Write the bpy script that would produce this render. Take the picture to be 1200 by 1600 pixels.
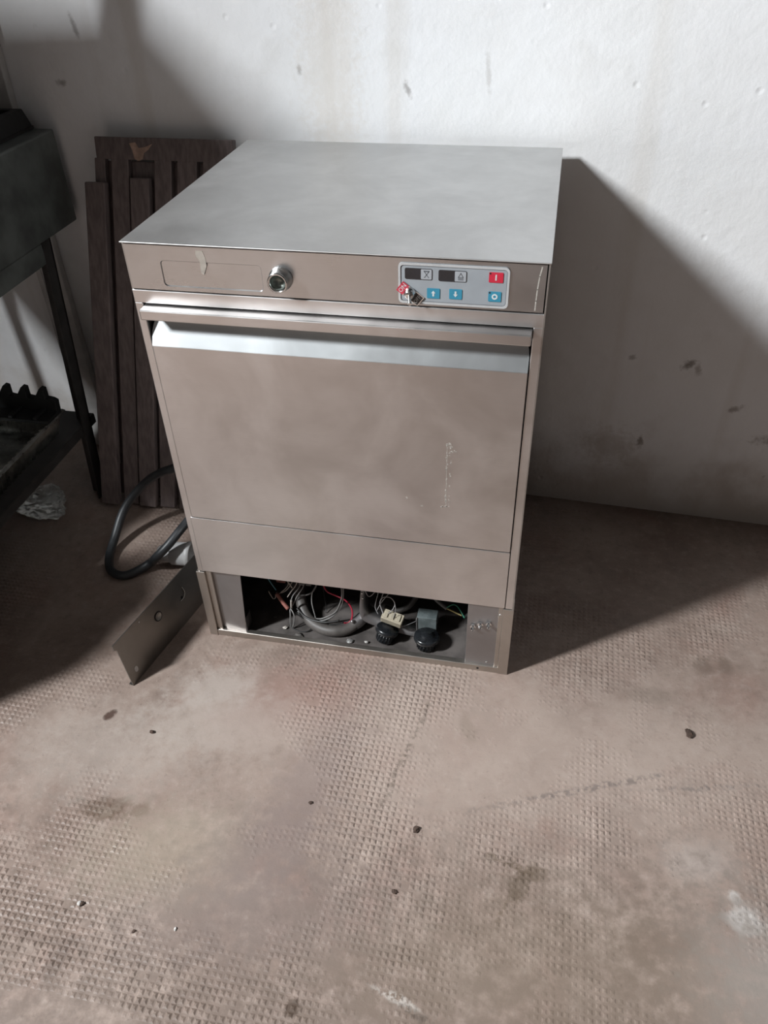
import bpy, bmesh, math, random
from mathutils import Vector, Matrix, noise as mnoise

# ------------------------------------------------------------------ scene reset
for o in list(bpy.data.objects):
    bpy.data.objects.remove(o, do_unlink=True)
S = bpy.context.scene
COL = S.collection
R = math.radians

# ------------------------------------------------------------------ camera
cam_d = bpy.data.cameras.new('camera')
cam = bpy.data.objects.new('camera', cam_d); COL.objects.link(cam)
cam_d.sensor_fit = 'VERTICAL'; cam_d.sensor_height = 32.0
cam_d.sensor_width = 24.0
cam_d.lens = 1235.02 / 1600 * 32
cam_d.clip_start = 0.02
cr = Vector((0.97994229, 0.19766497, -0.02533109))
cd = Vector((0.10462, -0.61846949, -0.77881329))
cf = Vector((-0.16961061, 0.76054195, -0.62674412))
cam.matrix_world = Matrix(((cr.x, -cd.x, -cf.x, 0.599), (cr.y, -cd.y, -cf.y, -1.0197),
                           (cr.z, -cd.z, -cf.z, 1.2144), (0, 0, 0, 1)))
S.camera = cam

# ------------------------------------------------------------------ world, lights, exposure
S.view_settings.view_transform = 'Standard'
S.view_settings.look = 'None'
S.view_settings.gamma = 1.0
S.view_settings.use_curve_mapping = False
S.view_settings.exposure = 0.0
W_ = bpy.data.worlds.new('sky'); S.world = W_; W_.use_nodes = True
wn = W_.node_tree.nodes
wn['Background'].inputs[0].default_value = (0.62, 0.76, 1.0, 1)
wn['Background'].inputs[1].default_value = 0.6

# the room: left wall at x = RX0 carries a small high window
RX0, RX1, RY0, RZ1 = -1.90, 4.2, -5.0, 3.3
WIN_Y, WIN_Z, WIN_W, WIN_H = -1.65, 2.55, 0.66, 0.70
WALL_T = 0.24                                  # thick old wall

def area(name, loc, target_dir, sx, sy, power, color):
    l = bpy.data.lights.new(name, 'AREA'); l.shape = 'RECTANGLE'
    l.size = sx; l.size_y = sy; l.energy = power; l.color = color
    o = bpy.data.objects.new(name, l); COL.objects.link(o)
    o.location = loc
    o.rotation_euler = Vector(target_dir).to_track_quat('-Z', 'Z').to_euler()
    return o
area('window_daylight', (RX0, WIN_Y, WIN_Z), (1, -0.9, -0.6), WIN_W - 0.06, 0.58, 690, (0.93, 0.97, 1.0))

# ------------------------------------------------------------------ node helpers
def new_mat(name):
    m = bpy.data.materials.new(name); m.use_nodes = True
    return m, m.node_tree, m.node_tree.nodes['Principled BSDF']
def lnk(nt, a, b): nt.links.new(a, b)
def nd(nt, t, **kw):
    n = nt.nodes.new(t)
    for k, v in kw.items(): setattr(n, k, v)
    return n
def setin(nt, sock, v):
    if isinstance(v, (int, float)): sock.default_value = v
    elif isinstance(v, (tuple, list)): sock.default_value = v
    else: lnk(nt, v, sock)
def mth(nt, op, a, b=None, c=None, clamp=False):
    n = nd(nt, 'ShaderNodeMath', operation=op); n.use_clamp = clamp
    setin(nt, n.inputs[0], a)
    if b is not None: setin(nt, n.inputs[1], b)
    if c is not None: setin(nt, n.inputs[2], c)
    return n.outputs[0]
def sstep(nt, v, a, b, lo=0.0, hi=1.0):
    n = nd(nt, 'ShaderNodeMapRange', interpolation_type='SMOOTHSTEP')
    setin(nt, n.inputs['Value'], v)
    n.inputs['From Min'].default_value = a; n.inputs['From Max'].default_value = b
    n.inputs['To Min'].default_value = lo; n.inputs['To Max'].default_value = hi
    return n.outputs[0]
def noise(nt, co, scale, detail=3, rough=0.55, dist=0.0):
    n = nd(nt, 'ShaderNodeTexNoise')
    lnk(nt, co, n.inputs['Vector'])
    n.inputs['Scale'].default_value = scale; n.inputs['Detail'].default_value = detail
    n.inputs['Roughness'].default_value = rough; n.inputs['Distortion'].default_value = dist
    return n.outputs['Fac']
def mixc(nt, fac, a, b):
    n = nd(nt, 'ShaderNodeMix', data_type='RGBA')
    setin(nt, n.inputs[0], fac)
    setin(nt, n.inputs[6], a if not isinstance(a, tuple) else (*a[:3], 1))
    setin(nt, n.inputs[7], b if not isinstance(b, tuple) else (*b[:3], 1))
    return n.outputs[2]
def bump(nt, bs, h, strength, dist):
    n = nd(nt, 'ShaderNodeBump'); n.inputs['Strength'].default_value = strength
    n.inputs['Distance'].default_value = dist
    lnk(nt, h, n.inputs['Height']); lnk(nt, n.outputs[0], bs.inputs['Normal'])
def objco(nt, scale=(1, 1, 1)):
    t = nd(nt, 'ShaderNodeTexCoord'); m = nd(nt, 'ShaderNodeMapping')
    m.inputs['Scale'].default_value = scale
    lnk(nt, t.outputs['Object'], m.inputs[0]); return m.outputs[0]

def blob(nt, sx, sy, wob, cx, cy, rx, ry, rot=0, soft=0.5):
    """soft-edged elliptical stain or shading patch, mask 0..1, with a wobbly outline"""
    c, s = math.cos(rot), math.sin(rot)
    dx = mth(nt, 'SUBTRACT', sx, cx); dy = mth(nt, 'SUBTRACT', sy, cy)
    u = mth(nt, 'MULTIPLY_ADD', dx, c / rx, mth(nt, 'MULTIPLY', dy, s / rx))
    v = mth(nt, 'MULTIPLY_ADD', dx, -s / ry, mth(nt, 'MULTIPLY', dy, c / ry))
    d = mth(nt, 'SQRT', mth(nt, 'ADD', mth(nt, 'MULTIPLY', u, u), mth(nt, 'MULTIPLY', v, v)))
    d = mth(nt, 'ADD', d, wob)
    return sstep(nt, d, 1 - soft, 1 + soft, 1.0, 0.0)

AL = 0.58        # overall reflectance of the painted, wooden and cement things in this dim room
def dim(c): return tuple(v * AL for v in c[:3])
def plain(name, col, rough=0.5, metal=0.0, nscale=30, namt=0.15, bmp=0.0, spec=0.5, stretch=(1, 1, 1), coat=0):
    if metal < 0.5: col = dim(col)
    m, nt, bs = new_mat(name)
    co = objco(nt, stretch)
    f = noise(nt, co, nscale, 4)
    dark = tuple(c * (1 - namt) for c in col); lite = tuple(min(1, c * (1 + namt)) for c in col)
    lnk(nt, mixc(nt, sstep(nt, f, 0.3, 0.7), dark, lite), bs.inputs['Base Color'])
    lnk(nt, sstep(nt, f, 0.3, 0.7, max(0.03, rough - 0.06), min(1, rough + 0.06)), bs.inputs['Roughness'])
    bs.inputs['Metallic'].default_value = metal
    bs.inputs['Specular IOR Level'].default_value = spec
    if bmp: bump(nt, bs, f, bmp, 0.002)
    return m

def steel(name, col, rough, brush=(1.2, 60, 60), smear=0.12, bmp=0.03):
    """stainless sheet: faint brushing, cloudy smears in the gloss"""
    m, nt, bs = new_mat(name)
    co = objco(nt, (1, 1, 1)); cb = objco(nt, brush)
    big = noise(nt, co, 7, 4, 0.6, 0.4)
    fine = noise(nt, cb, 14, 3, 0.6)
    f = sstep(nt, big, 0.3, 0.72)
    c1 = mixc(nt, f, tuple(c * 0.86 for c in col), tuple(min(1, c * 1.05) for c in col))
    c2 = mixc(nt, mth(nt, 'MULTIPLY', sstep(nt, fine, 0.35, 0.7), 0.12), c1, tuple(c * 0.8 for c in col))
    lnk(nt, c2, bs.inputs['Base Color'])
    r = mth(nt, 'ADD', sstep(nt, big, 0.25, 0.75, rough - smear / 2, rough + smear / 2),
            sstep(nt, fine, 0.3, 0.7, -0.008, 0.008))
    lnk(nt, r, bs.inputs['Roughness'])
    bs.inputs['Metallic'].default_value = 1.0
    if bmp: bump(nt, bs, mth(nt, 'ADD', fine, mth(nt, 'MULTIPLY', big, 2.0)), bmp, 0.002)
    return m

MAT = {}
MAT['steel_front'] = steel('steel_front', (0.715, 0.695, 0.685), 0.36, bmp=0)
MAT['steel_control'] = steel('steel_control', (0.57, 0.57, 0.57), 0.30, (0.4, 90, 90), 0.10, 0)
MAT['steel_top'] = steel('steel_top', (0.60, 0.60, 0.595), 0.46, (3, 3, 3), 0.08, 0.02)
MAT['steel_grip'] = steel('steel_grip', (0.60, 0.625, 0.635), 0.40, (90, 3, 3), 0.06, 0)
MAT['steel_side'] = steel('steel_side', (0.5, 0.48, 0.46), 0.42)
MAT['steel_base'] = steel('steel_base', (0.50, 0.46, 0.42), 0.42, (30, 30, 2))
MAT['steel_dull'] = steel('steel_dull', (0.36, 0.345, 0.345), 0.5, (4, 4, 4), 0.1)
MAT['steel_dark'] = steel('steel_dark', (0.13, 0.125, 0.12), 0.6, (3, 3, 3), 0.1)
MAT['tray'] = plain('tray', (0.16, 0.14, 0.13), 0.65, 0.3, 25, 0.35, 0.2)
MAT['gap'] = plain('gap', (0.012, 0.011, 0.011), 0.8)
MAT['chrome'] = plain('chrome', (0.78, 0.78, 0.77), 0.16, 1.0, 60, 0.08)
MAT['chrome_dark'] = plain('chrome_dark', (0.20, 0.22, 0.20), 0.25, 0.6, 60, 0.15)
MAT['keypad'] = plain('keypad', (0.44, 0.47, 0.50), 0.38, 0.0, 40, 0.04)
MAT['keypad_rim'] = plain('keypad_rim', (0.66, 0.66, 0.66), 0.3, 0.0, 40, 0.04)
MAT['keyline'] = plain('keyline', (0.16, 0.165, 0.18), 0.4)
MAT['display'] = plain('display', (0.018, 0.019, 0.024), 0.12, 0, 50, 0.3)
MAT['print_grey'] = plain('print_grey', (0.12, 0.125, 0.14), 0.5)
MAT['icon_bg'] = plain('icon_bg', (0.52, 0.54, 0.57), 0.4, 0, 40, 0.04)
MAT['btn_blue'] = plain('btn_blue', (0.055, 0.34, 0.50), 0.4, 0, 60, 0.05)
MAT['btn_red'] = plain('btn_red', (0.80, 0.035, 0.075), 0.4, 0, 60, 0.05)
MAT['print_white'] = plain('print_white', (0.9, 0.92, 0.92), 0.4, 0, 60, 0.02)
MAT['tag_red'] = plain('tag_red', (0.70, 0.06, 0.10), 0.35, 0.0, 90, 0.15)
MAT['tag_black'] = plain('tag_black', (0.05, 0.045, 0.045), 0.3, 0.2, 90, 0.3)
MAT['tape'] = plain('tape', (0.50, 0.44, 0.38), 0.8, 0, 120, 0.12)
MAT['residue_glint'] = plain('residue_glint', (0.62, 0.58, 0.52), 0.6, 0, 300, 0.2)
MAT['rubber'] = plain('rubber', (0.022, 0.022, 0.024), 0.5, 0, 60, 0.3)
MAT['cable'] = plain('cable', (0.035, 0.038, 0.042), 0.45, 0, 40, 0.2)
MAT['hose_grey'] = plain('hose_grey', (0.13, 0.115, 0.105), 0.55, 0, 40, 0.25)
MAT['black_plastic'] = plain('black_plastic', (0.018, 0.020, 0.023), 0.28, 0, 80, 0.3)
MAT['cream'] = plain('cream', (0.60, 0.53, 0.40), 0.5, 0, 60, 0.12)
MAT['relay'] = plain('relay', (0.17, 0.20, 0.20), 0.25, 0, 60, 0.2)
MAT['wire_red'] = plain('wire_red', (0.60, 0.03, 0.07), 0.4, 0, 60, 0.1)
MAT['wire_grey'] = plain('wire_grey', (0.28, 0.27, 0.26), 0.45, 0, 60, 0.15)
MAT['wire_black'] = plain('wire_black', (0.03, 0.028, 0.027), 0.45, 0, 60, 0.2)
MAT['wire_white'] = plain('wire_white', (0.62, 0.56, 0.50), 0.4, 0, 60, 0.12)
MAT['wire_clear'] = plain('wire_clear', (0.55, 0.54, 0.55), 0.2, 0.4, 60, 0.12)
MAT['wire_blue'] = plain('wire_blue', (0.10, 0.33, 0.43), 0.4, 0, 60, 0.1)
MAT['wire_green'] = plain('wire_green', (0.04, 0.34, 0.20), 0.4, 0, 60, 0.1)
MAT['wire_yellow'] = plain('wire_yellow', (0.62, 0.50, 0.20), 0.4, 0, 60, 0.1)
MAT['sleeve_pink'] = plain('sleeve_pink', (0.36, 0.13, 0.10), 0.55, 0, 60, 0.2)
MAT['wood_dark'] = plain('wood_dark', (0.23, 0.18, 0.172), 0.5, 0, 9, 0.22, 0.06, 0.4, (14, 14, 1.0))
MAT['wood_scar'] = plain('wood_scar', (0.60, 0.40, 0.31), 0.7, 0, 60, 0.25)
MAT['stove'] = plain('stove', (0.20, 0.22, 0.207), 0.5, 0.25, 14, 0.3, 0.1)
MAT['stove_black'] = plain('stove_black', (0.06, 0.055, 0.052), 0.6, 0.1, 30, 0.3, 0.2)
MAT['iron'] = plain('iron', (0.018, 0.018, 0.018), 0.6, 0.2, 60, 0.3, 0.3)
MAT['foil'] = plain('foil', (0.30, 0.30, 0.28), 0.33, 1.0, 60, 0.2)
MAT['post_grey'] = plain('post_grey', (0.85, 0.82, 0.79), 0.7, 0, 14, 0.15)
MAT['cover_steel'] = steel('cover_steel', (0.27, 0.255, 0.235), 0.40, (4, 4, 4), 0.1)
MAT['disc'] = plain('disc', (0.36, 0.34, 0.31), 0.45, 0.6, 60, 0.15)
MAT['hole_light'] = plain('hole_light', (0.95, 0.92, 0.9), 0.8, 0, 60, 0.1)
MAT['plug_grey'] = plain('plug_grey', (0.62, 0.61, 0.60), 0.5, 0, 30, 0.1)
MAT['crumb_dark'] = plain('crumb_dark', (0.085, 0.05, 0.035), 0.9, 0, 200, 0.4)
MAT['crumb_pale'] = plain('crumb_pale', (0.72, 0.68, 0.64), 0.8, 0, 200, 0.15)
MAT['wood_frame'] = plain('wood_frame', (0.25, 0.18, 0.12), 0.6, 0, 9, 0.3, 0.1, 0.4, (14, 14, 1.2))

# clear crumpled plastic
m, nt, bs = new_mat('clear_plastic')
bs.inputs['Base Color'].default_value = (0.82, 0.84, 0.82, 1)
bs.inputs['Roughness'].default_value = 0.08
bs.inputs['Transmission Weight'].default_value = 0.85
bs.inputs['IOR'].default_value = 1.3
bs.inputs['Specular IOR Level'].default_value = 0.8
bump(nt, bs, noise(nt, objco(nt), 45, 4, 0.6), 0.35, 0.01)
MAT['clear_plastic'] = m

# whitewashed plaster
def wall_mat(name, stains=False):
    m, nt, bs = new_mat(name)
    t = nd(nt, 'ShaderNodeTexCoord'); co = t.outputs['Object']
    sep = nd(nt, 'ShaderNodeSeparateXYZ'); lnk(nt, co, sep.inputs[0])
    x, y, z = sep.outputs
    n1 = noise(nt, co, 2.2, 5, 0.6); n2 = noise(nt, co, 9, 4, 0.6); n3 = noise(nt, co, 60, 4, 0.65)
    base = mixc(nt, sstep(nt, n1, 0.35, 0.7), (0.78, 0.775, 0.77), (0.85, 0.855, 0.87))
    base = mixc(nt, mth(nt, 'MULTIPLY', sstep(nt, n2, 0.52, 0.75), 0.25), base, (0.62, 0.60, 0.57))
    # vertical yellowed run-down marks
    mp = nd(nt, 'ShaderNodeMapping'); mp.inputs['Scale'].default_value = (7, 7, 0.35); lnk(nt, co, mp.inputs[0])
    run = noise(nt, mp.outputs[0], 1.6, 3, 0.5)
    base = mixc(nt, mth(nt, 'MULTIPLY', sstep(nt, run, 0.55, 0.75), 0.3), base, (0.60, 0.55, 0.49))
    # grime rising from the floor
    edge = mth(nt, 'ADD', z, mth(nt, 'MULTIPLY', mth(nt, 'SUBTRACT', n2, 0.5), 0.34))
    base = mixc(nt, sstep(nt, edge, 0.0, 0.24, 0.62, 0.0), base, (0.33, 0.26, 0.20))
    # flecks and knocks
    v = noise(nt, co, 34, 2, 0.5)
    base = mixc(nt, mth(nt, 'MULTIPLY', sstep(nt, v, 0.74, 0.80), 0.4), base, (0.30, 0.26, 0.23))
    if stains:
        wob = mth(nt, 'MULTIPLY', mth(nt, 'SUBTRACT', noise(nt, co, 75, 4, 0.65), 0.5), 3.2)
        for (cx, cz, rx, rz, rot, col, st) in STAINS_WALL:
            k = blob(nt, x, z, wob, cx, cz, rx, rz, rot, 0.75)
            base = mixc(nt, mth(nt, 'MULTIPLY', k, st), base, col)
    lnk(nt, base, bs.inputs['Base Color'])
    bs.inputs['Roughness'].default_value = 0.75
    bs.inputs['Specular IOR Level'].default_value = 0.3
    h = mth(nt, 'ADD', mth(nt, 'MULTIPLY', n2, 1.6), mth(nt, 'MULTIPLY', n3, 0.35))
    pit = nd(nt, 'ShaderNodeTexVoronoi'); pit.inputs['Scale'].default_value = 16; lnk(nt, co, pit.inputs['Vector'])
    h = mth(nt, 'ADD', h, sstep(nt, pit.outputs['Distance'], 0.0, 0.12, -0.5, 0.0))
    bump(nt, bs, h, 0.35, 0.006)
    return m
# stains in the back wall's own plane (x along the wall from x = 0, z up)
STAINS_WALL = [
    (0.915, 0.395, 0.012, 0.007, 0.6, (0.14, 0.11, 0.09), 0.8), (0.935, 0.385, 0.006, 0.012, 0.3, (0.2, 0.16, 0.13), 0.5),
    (0.80, 0.40, 0.006, 0.005, 0, (0.2, 0.17, 0.15), 0.5), (1.03, 0.30, 0.012, 0.006, 0.5, (0.18, 0.14, 0.11), 0.6),
    (0.85, 0.19, 0.006, 0.014, 0, (0.15, 0.11, 0.08), 0.7), (0.78, 0.17, 0.05, 0.04, 0, (0.30, 0.23, 0.17), 0.3),
    (1.15, 0.24, 0.05, 0.012, 0.2, (0.17, 0.14, 0.11), 0.6), (1.16, 0.60, 0.07, 0.006, 0.1, (0.42, 0.40, 0.40), 0.6),
    (0.31, 0.905, 0.004, 0.012, 0.4, (0.30, 0.28, 0.27), 0.7), (0.10, 0.93, 0.004, 0.008, 0, (0.3, 0.28, 0.26), 0.6),
    (-0.36, 1.0, 0.004, 0.02, 0.2, (0.25, 0.23, 0.22), 0.6), (-0.42, 0.9, 0.008, 0.006, 0, (0.2, 0.18, 0.16), 0.6),
    (0.16, 0.95, 0.05, 0.2, 0, (0.66, 0.60, 0.53), 0.35), (0.46, 0.93, 0.004, 0.03, 0.1, (0.5, 0.48, 0.46), 0.5)]
MAT['wall'] = wall_mat('wall', True)
MAT['wall_dark'] = plain('wall_dark', (0.10, 0.09, 0.08), 0.85, 0, 3, 0.3, 0.1)  # unseen walls made dark to hold back bounced light
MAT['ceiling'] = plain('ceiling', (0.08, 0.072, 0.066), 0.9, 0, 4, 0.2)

# worn cement floor
STAINS_SHADING_FLOOR = [  # x, y, rx, ry, rot, colour, strength, softness
    (-0.035, -0.408, 0.042, 0.022, 0.15, (0.15, 0.09, 0.06), 0.85, 0.35),
    (0.022, -0.398, 0.016, 0.012, 0.3, (0.17, 0.11, 0.075), 0.6, 0.4),
    (0.640, -0.378, 0.050, 0.007, -0.25, (0.15, 0.105, 0.07), 0.8, 0.4),
    (0.675, -0.388, 0.022, 0.014, 0.3, (0.15, 0.105, 0.07), 0.8, 0.4),
    (0.655, -0.415, 0.013, 0.030, -0.25, (0.13, 0.09, 0.06), 0.9, 0.35),
    (0.634, -0.455, 0.006, 0.024, -0.3, (0.15, 0.105, 0.07), 0.8, 0.4),
    (0.985, -0.400, 0.024, 0.020, 0, (0.80, 0.76, 0.72), 0.75, 0.4),
    (0.975, -0.365, 0.010, 0.010, 0, (0.75, 0.71, 0.67), 0.6, 0.4),
    (0.86, -0.46, 0.05, 0.02, 0.3, (0.17, 0.11, 0.08), 0.55, 0.6),
    (0.93, -0.32, 0.05, 0.03, 0.2, (0.62, 0.57, 0.53), 0.3, 0.7),
    (0.87, -0.005, 0.045, 0.018, 0.1, (0.17, 0.12, 0.09), 0.55, 0.6),
    (0.98, 0.09, 0.02, 0.02, 0, (0.17, 0.12, 0.09), 0.5, 0.5),
    (1.02, 0.095, 0.014, 0.02, 0, (0.17, 0.12, 0.09), 0.5, 0.5),
    (0.545, -0.14, 0.012, 0.03, 0.3, (0.15, 0.10, 0.06), 0.6, 0.5),
    (0.008, -0.643, 0.014, 0.03, -0.2, (0.12, 0.085, 0.07), 0.7, 0.5),
    (-0.06, -0.62, 0.05, 0.008, -0.1, (0.15, 0.1, 0.08), 0.5, 0.6),
    (0.62, -1.02, 1.3, 0.56, 0.12, (0.19, 0.138, 0.110), 0.88, 0.5),  # near floor darkened in the colour, for light falloff as well as grime
    (0.55, -0.14, 0.45, 0.16, 0.1, (0.56, 0.45, 0.385), 0.5, 0.7),
    (0.20, -0.13, 0.13, 0.07, 0.4, (0.36, 0.19, 0.15), 0.55, 0.8),
    (0.06, -0.13, 0.07, 0.045, 0.3, (0.62, 0.55, 0.49), 0.55, 0.7),
    (0.10, -0.20, 0.14, 0.06, 0.2, (0.60, 0.53, 0.47), 0.4, 0.8),
    (-0.10, -0.30, 0.14, 0.08, 0.1, (0.58, 0.51, 0.45), 0.35, 0.8),
    (0.10, -0.46, 0.12, 0.07, 0.2, (0.50, 0.42, 0.32), 0.4, 0.8),
    (0.25, -0.43, 0.10, 0.06, 0.5, (0.26, 0.20, 0.18), 0.5, 0.8),
    (0.29, -0.30, 0.05, 0.14, -0.25, (0.28, 0.21, 0.19), 0.5, 0.8),
    (0.30, -0.52, 0.20, 0.06, 0.25, (0.27, 0.21, 0.19), 0.4, 0.8),
    (0.74, -0.23, 0.16, 0.006, 0.38, (0.16, 0.13, 0.12), 0.6, 0.6),
    (0.95, -0.185, 0.11, 0.005, 0.22, (0.20, 0.17, 0.16), 0.45, 0.6),
    (0.44, -0.23, 0.006, 0.14, -0.21, (0.17, 0.13, 0.10), 0.55, 0.6),
    (0.70, -0.52, 0.25, 0.10, 0.1, (0.30, 0.23, 0.17), 0.35, 0.8),
    (1.03, -0.48, 0.10, 0.10, 0.2, (0.50, 0.46, 0.42), 0.4, 0.8),
    (0.50, -0.60, 0.035, 0.006, -0.25, (0.70, 0.64, 0.58), 0.6, 0.5),
    (0.53, -0.615, 0.03, 0.006, -0.25, (0.12, 0.09, 0.07), 0.7, 0.5),
    (0.36, -0.637, 0.009, 0.014, -0.2, (0.10, 0.065, 0.045), 0.95, 0.3),
    (-0.117, -0.228, 0.009, 0.012, -0.5, (0.10, 0.055, 0.04), 0.95, 0.3),
]
m, nt, bs = new_mat('floor_cement')
t = nd(nt, 'ShaderNodeTexCoord'); co = t.outputs['Object']
sep = nd(nt, 'ShaderNodeSeparateXYZ'); lnk(nt, co, sep.inputs[0])
fx, fy, fz = sep.outputs
n1 = noise(nt, co, 3.1, 5, 0.6, 0.3); n2 = noise(nt, co, 13, 5, 0.65); n3 = noise(nt, co, 120, 3, 0.6)
n4 = noise(nt, co, 5.3, 3, 0.5, 0.6)
c = mixc(nt, sstep(nt, n1, 0.32, 0.68), (0.30, 0.215, 0.175), (0.44, 0.34, 0.285))
c = mixc(nt, mth(nt, 'MULTIPLY', sstep(nt, n4, 0.5, 0.75), 0.45), c, (0.34, 0.20, 0.16))
c = mixc(nt, mth(nt, 'MULTIPLY', sstep(nt, n2, 0.5, 0.72), 0.45), c, (0.48, 0.385, 0.325))
c = mixc(nt, mth(nt, 'MULTIPLY', sstep(nt, n2, 0.5, 0.3), 0.4), c, (0.25, 0.19, 0.16))
c = mixc(nt, mth(nt, 'MULTIPLY', sstep(nt, n3, 0.62, 0.74), 0.45), c, (0.14, 0.10, 0.08))
n5 = noise(nt, co, 48, 6, 0.7); n6 = noise(nt, co, 230, 2, 0.5); n7 = noise(nt, co, 22, 4, 0.7, 0.8)
c = mixc(nt, mth(nt, 'MULTIPLY', sstep(nt, n5, 0.5, 0.7), 0.35), c, (0.56, 0.47, 0.41))
c = mixc(nt, mth(nt, 'MULTIPLY', sstep(nt, n5, 0.48, 0.32), 0.35), c, (0.21, 0.15, 0.12))
c = mixc(nt, mth(nt, 'MULTIPLY', sstep(nt, n6, 0.68, 0.76), 0.5), c, (0.10, 0.07, 0.055))
c = mixc(nt, mth(nt, 'MULTIPLY', sstep(nt, n6, 0.30, 0.24), 0.4), c, (0.66, 0.60, 0.55))
c = mixc(nt, mth(nt, 'MULTIPLY', sstep(nt, n7, 0.66, 0.74), 0.35), c, (0.17, 0.12, 0.10))
gritty = sstep(nt, noise(nt, co, 85, 3, 0.6), 0.42, 0.58)
wob = mth(nt, 'MULTIPLY', mth(nt, 'SUBTRACT', noise(nt, co, 38, 4, 0.65), 0.5), 2.2)
for (cx, cy, rx, ry, rot, col, st, so) in STAINS_SHADING_FLOOR:
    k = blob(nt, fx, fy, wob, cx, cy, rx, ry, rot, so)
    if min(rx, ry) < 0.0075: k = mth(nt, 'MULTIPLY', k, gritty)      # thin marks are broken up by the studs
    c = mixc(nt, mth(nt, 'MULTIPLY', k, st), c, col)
c = mixc(nt, 1 - 0.59, c, (0.0, 0.0, 0.0))
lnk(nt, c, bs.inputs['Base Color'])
lnk(nt, sstep(nt, n2, 0.3, 0.7, 0.5, 0.72), bs.inputs['Roughness'])
bs.inputs['Specular IOR Level'].default_value = 0.35
bump(nt, bs, mth(nt, 'ADD', mth(nt, 'MULTIPLY', n2, 1.0), mth(nt, 'MULTIPLY', n3, 0.3)), 0.3, 0.003)
MAT['floor'] = m

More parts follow.
